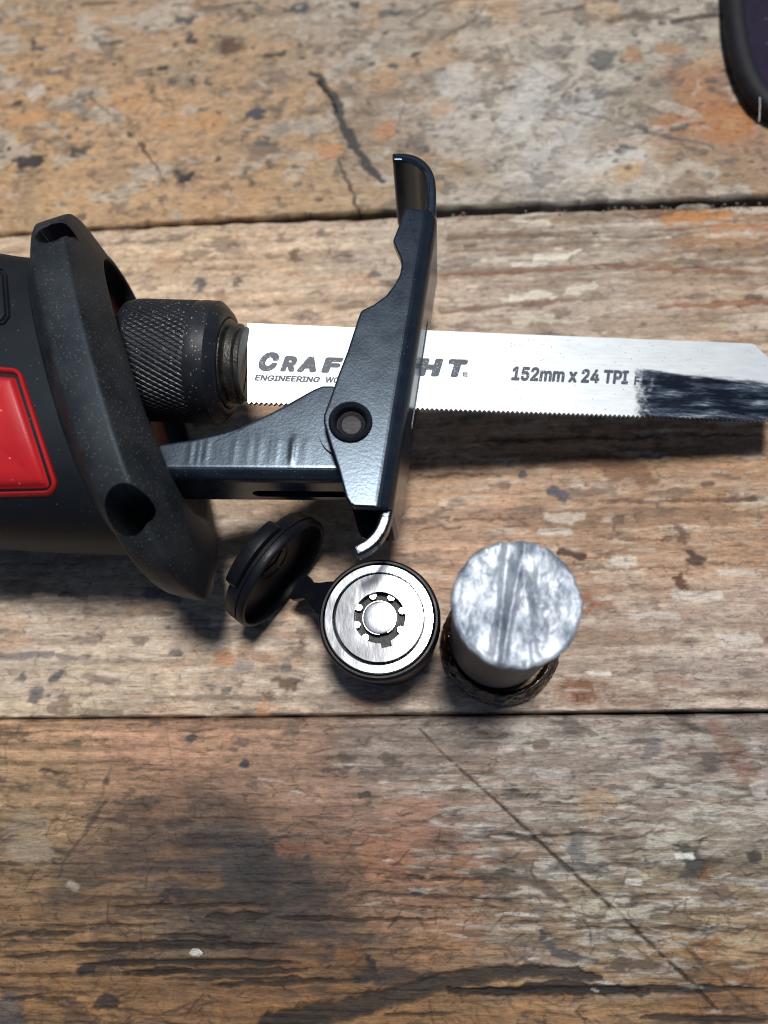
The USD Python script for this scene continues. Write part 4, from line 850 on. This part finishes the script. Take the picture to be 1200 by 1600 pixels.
pm = trimesh.creation.extrude_polygon(post, .006, engine='earcut'); pm.apply_translation(CO + [0, 0, LZ - .0058])
pm.vertices[:, 2] -= .0003
kp = part(lock, 'key_post', pm, 'chrome', smooth=30)
part(kp, 'post_cap', lathe([(LZ - .0002, .0029), (LZ - .0002, .0034), (LZ + .00005, .0034), (LZ + .00010, .0031), (LZ + .00014, .0022), (LZ + .00016, .0011), (LZ + .000165, 0)], CO, UP, 56), 'chrome', smooth=60)
part(lock, 'keyway_floor', lathe([(LZ - .0066, 0), (LZ - .0066, .0056), (LZ - .0048, .0056), (LZ - .0048, 0)], CO, UP, 48), 'lock_dark', smooth=30)
for a in angs:
    q = CO + .0050 * np.array([math.cos(math.radians(a)), math.sin(math.radians(a)), 0])
    part(lock, 'key_pin', lathe([(LZ - .0052, .00086), (LZ - .0010, .00086), (LZ - .0008, .00074), (LZ - .0008, 0)], q, UP, 20), 'lock_pin', smooth=40)
# dust cap, swung open on its strap and standing on edge
cz = .0147
cc = at(445, 899, cz)
al = math.radians(53.5)
e1 = np.array([math.cos(al), math.sin(al), 0]); nm = np.array([math.sin(al), -math.cos(al), .02]); nm /= np.linalg.norm(nm)
CRd = .0145
cap = lathe([(-.0056, 0), (-.0056, CRd - .0016), (-.0052, CRd - .0006), (-.0044, CRd - .0001), (-.0020, CRd), (-.0019, CRd - .0003), (-.0016, CRd - .0003), (-.0015, CRd), (-.0006, CRd), (0, CRd - .0004), (.0001, CRd - .0009), (-.0003, CRd - .0013), (-.0030, CRd - .0016), (-.0034, CRd - .0030), (-.0034, .006), (-.0034, 0)], cc, nm, 120)
dc = part(lock, 'dust_cap', cap, 'lock_sleeve', smooth=40, label='round black rubber dust cap hanging open on edge')
e2 = np.cross(nm, e1)
if e2[2] < 0: e2 = -e2
# finger lip round part of the cap's edge
lip = []
for th in np.linspace(math.radians(62), math.radians(128), 22):
    r_ = np.cos(th) * e1 + np.sin(th) * e2
    b = cc + r_ * (CRd - .0012)
    f_ = math.sin((th - math.radians(62)) / math.radians(66) * math.pi) ** .35
    o_ = .0012 + .0011 * f_
    lip.append([b - nm * .0060, b - nm * .0060 + r_ * o_, b - nm * .0046 + r_ * (o_ + .0004), b - nm * .0032 + r_ * (o_ + .0003), b - nm * .0028 + r_ * o_ * .8, b - nm * .0028])
part(dc, 'finger_lip', loft(lip), 'lock_sleeve', smooth=40)
for rad in (.0046, .0041):
    part(dc, 'embossed_ring', lathe([(-.0035, rad - .0002), (-.0032, rad - .0001), (-.0032, rad + .0001), (-.0035, rad + .0002)], cc + e1 * .001 + e2 * .001, nm, 48, closed=True), 'lock_sleeve', smooth=40)
for k in range(3):
    th = k * 2 * math.pi / 3 + .5; d_ = np.cos(th) * e1 + np.sin(th) * e2; s_ = np.cross(nm, d_)
    part(dc, 'embossed_spoke', frame_box(cc + e1 * .001 + e2 * .001 - nm * .0033 + d_ * .0019, d_, s_, nm, .0034, .0004, .0004), 'lock_sleeve', smooth=False)
sa, sb = at(472, 919, .010), at(503, 932, .0165)
sd = sb - sa; sl = np.linalg.norm(sd); sd /= sl; sw = np.cross(UP, sd); sw /= np.linalg.norm(sw); su = np.cross(sd, sw)
loops = []
for t_, wd, th_, dip in [(-.25, .0034, .0012, -.0006), (0, .0032, .0011, -.0003), (.25, .0026, .0009, .0002), (.45, .0022, .0006, .0006), (.55, .0022, .0006, .0006), (.75, .0027, .0010, .0002), (1.0, .0036, .0013, 0), (1.2, .0040, .0015, 0)]:
    c_ = sa + sd * sl * t_ + su * dip
    loops.append([c_ + sw * wd * math.copysign(abs(math.cos(u)) ** .5, math.cos(u)) + su * th_ * math.copysign(abs(math.sin(u)) ** .5, math.sin(u)) for u in np.arange(28) * 2 * math.pi / 28])
part(lock, 'strap', loft(loops), 'lock_sleeve', smooth=40)

# ------------------------------------------------------------------ cut-off lock pin with its rusty collar
BH = .0505
bc = at(806, 939, BH); BX = np.array([bc[0], bc[1] - .0004, 0])
bolt = thing('cut_bolt', BX, 'thick steel bolt stub sawn through, standing upright in a rusty collar', 'bolt')
BR = .01125
sh = lathe([(0, 0), (0, BR * .97)] + [(h, BR * (.975 + .0015 * math.sin(h * 900))) for h in np.linspace(.002, BH - .003, 40)] + [(BH - .0026, BR * .985), (BH - .0026, 0)], BX, UP, 96)
part(bolt, 'shank', sh, 'shank_steel', smooth=50)
# rough sawn face
nr, na = 60, 220
rr = np.linspace(0, 1, nr); aa = np.arange(na) * 2 * np.pi / na
RR, AA = np.meshgrid(rr, aa, indexing='ij')
ragged = .992 + .05 * meshkit.fbm(np.stack([np.cos(AA) * 9, np.sin(AA) * 9, 0 * AA], -1), 3, 5) * RR ** 8 - .008
Xf, Yf = RR * ragged * BR * np.cos(AA), RR * ragged * BR * np.sin(AA)
tilt = math.radians(8); Xr = Xf * math.cos(tilt) - Yf * math.sin(tilt); Yr = Xf * math.sin(tilt) + Yf * math.cos(tilt)
zf = .00016 * (meshkit.fbm(np.stack([Xr * 900, Yr * 130, 0 * Xr], -1), 4, 3) - .5) * 2 + .00046 * (meshkit.fbm(np.stack([Xr * 420, Yr * 300, 0 * Xr + 5], -1), 4, 9) - .5) * 2
zf += -.0010 * np.exp(-((Xr + .0022) / .0009) ** 2) + .0007 * np.exp(-((Xr + .0006 - .1 * Yr) / .0007) ** 2) + .0006 * np.exp(-((Xr - .0040) / .0020) ** 2) - .0005 * np.exp(-((Xr - .0018 + .25 * Yr) / .0010) ** 2)
zf += .00014 * (meshkit.fbm(np.stack([Xr * 1100, Yr * 800, 0 * Xr + 9], -1), 3, 21) - .5) * 2
zf += .00022 * np.clip(meshkit.noise(np.stack([Xr * 1000, Yr * 1000, 0 * Xr + 2], -1), 4) - .55, 0, 1) * 2 * RR
zf *= .8
zf -= .0003 * np.clip(RR - .95, 0, 1) / .05 - .0005 * np.clip(meshkit.noise(np.stack([np.cos(AA) * 11, np.sin(AA) * 11, 0 * AA], -1), 8) - .5, 0, 1) * RR ** 10
Vf = np.stack([BX[0] + Xf, BX[1] + Yf, BH + zf], -1).reshape(-1, 3)
i, j = np.meshgrid(np.arange(nr - 1), np.arange(na), indexing='ij'); a_ = i * na + j; b_ = i * na + (j + 1) % na
ff = np.stack([a_, a_ + na, b_ + na, b_], -1).reshape(-1, 4)
skirt = Vf[-na:].copy(); skirt[:, :2] = BX[:2] + (skirt[:, :2] - BX[:2]) * .985; skirt[:, 2] = BH - .0034
o = len(Vf); jj = np.arange(na)
ff = np.vstack([ff, np.stack([o - na + jj, o + jj, o + (jj + 1) % na, o - na + (jj + 1) % na], 1)])
face = tm(np.vstack([Vf, skirt]), ff)
part(bolt, 'sawn_face', face, 'cut_steel', smooth=True, label='rough bright sawn end with ridges')
fl = at(786, 1010, .005); FX = np.array([.5 * (fl[0] + BX[0]), .5 * (fl[1] + BX[1]) , 0])
ang = np.arange(300) * 2 * np.pi / 300
loops = []
prof_c = [(0, .0110), (0, .0128), (.0006, .0134), (.0022, .0137), (.0040, .0136), (.0050, .0132), (.0056, .0126), (.0064, .0124), (.0072, .0121), (.0074, .0117), (.0070, .0113), (.0060, .0111), (.004, .0110)]
pc_ = np.array(prof_c); tt = np.linspace(0, len(pc_) - 1, 44)
for h, r_ in zip(np.interp(tt, np.arange(len(pc_)), pc_[:, 0]), np.interp(tt, np.arange(len(pc_)), pc_[:, 1])):
    n_ = meshkit.fbm(np.stack([np.cos(ang) * 9, np.sin(ang) * 9, np.full(300, h * 1300)], -1), 3, 8) - .5
    q = r_ + .0010 * n_
    loops.append(np.stack([FX[0] + q * np.cos(ang), FX[1] + q * np.sin(ang), np.full(300, h) + .0007 * n_ * (h > 0)], -1))
part(bolt, 'collar', loft(loops, False, False), 'oily_rust', smooth=60, label='oily dark rusty collar round the foot')

# ------------------------------------------------------------------ dark fabric pouch at the far right corner
PZ = .0060
po = [(1128, -90), (1129, 0), (1131, 40), (1136, 75), (1142, 100), (1150, 124), (1162, 147), (1177, 166), (1195, 181), (1222, 192), (1262, 199), (1400, 206), (1560, 210), (1560, -90)]
pol = soften(ats(po, .003), .004, .0012)
pb = Polygon(pol)
pouch = thing('fabric_pouch', (*np.array(pb.centroid.coords[0]), 0), 'rounded corner of dark purple fabric pouch with black piped edge', 'pouch')
inn = np.array(pb.buffer(-.0045).exterior.coords)[:-1]
part(pouch, 'panel', prism(resample(inn, .0012), .0006, .0052, r=.0012, steps=3), 'fabric', smooth=50)
path = np.array(pb.buffer(-.0031).exterior.coords)[:-1]; path = resample(path, .0012); nn_ = normals2(ccw(path)); path = ccw(path)
loops = []
for u in np.arange(19) * 2 * math.pi / 18:
    loops.append(np.column_stack([path - nn_ * .0031 * math.cos(u), np.full(len(path), .0031 + .0031 * math.sin(u))]))
part(pouch, 'piping', loft(loops, False, False), 'piping', smooth=60)
def fibre(pts, z, w, parent):
    p = np.column_stack([ats(pts, z), np.full(len(pts), z)]); L = []
    for k in range(len(p)):
        d_ = p[min(k + 1, len(p) - 1)] - p[max(k - 1, 0)]; d_ /= np.linalg.norm(d_); s_ = np.cross(UP, d_); u_ = np.cross(d_, s_)
        L.append([p[k] + w * (math.cos(a) * s_ + math.sin(a) * u_) for a in np.arange(6) * math.pi / 3])
    part(parent, 'lint', loft(L), 'lint', smooth=True)
fibre([(1187, 152), (1187.5, 165), (1187, 178), (1186, 190)], .0066, .00008, pouch)

# ------------------------------------------------------------------ small debris on the table
def chip(pts, z0, z1, name, label, cat, mat, r=.0003):
    g = soften(ats(pts, z0), .0002, .0004)
    t = thing(name, (*g.mean(0), z0), label, cat)
    m = trimesh.creation.icosphere(3); ext = g.max(0) - g.min(0)
    m.vertices *= 1 + .25 * (meshkit.noise(m.vertices * 2.2 + 7, 3)[:, None] - .5) * 2
    m.vertices = m.vertices * [ext[0] / 2, ext[1] / 2, (z1 - z0) / 2] + [*g.mean(0), (z0 + z1) / 2]
    part(t, 'flake', m, mat, smooth=25)
chip([(297, 1489), (303, 1484), (314, 1481), (318, 1484), (315, 1489), (307, 1492), (299, 1493)], .0001, .0012, 'metal_chip', 'tiny bright metal chip lying on the stained near plank', 'metal chip', 'chip_metal', .0005)
chip([(1055, 325), (1066, 321), (1085, 324), (1104, 322), (1106, 325), (1085, 329), (1064, 330)], -.0005, .0003, 'wood_splinter', 'pale splinter caught in the wide gap between planks', 'splinter', 'crumb')
cr = np.random.default_rng(5); cm_ = []
for k in range(70):
    x = cr.uniform(950, 1200) if k < 55 else cr.uniform(700, 950)
    p = at(x, np.interp(x, [700, 900, 1050, 1200], [330, 321, 317, 312]) + cr.normal(8, 3.5), 0.)
    s = trimesh.creation.icosphere(1, cr.uniform(.00018, .00045)); s.vertices *= cr.uniform(.6, 1.2, 3); s.vertices += cr.normal(0, .0001, s.vertices.shape)
    s.apply_translation(p + [0, 0, -.0003]); cm_.append(s)
cb = np.array(at(1075, 325, 0.))
dt = thing('crumbs', cb, 'pale crumbs and grit along the wide plank gap', 'grit', kind='stuff')
part(dt, 'grit', trimesh.util.concatenate(cm_), 'crumb', smooth=60)
tag(stage.GetPrimAtPath(dt + '/grit'), kind='stuff')
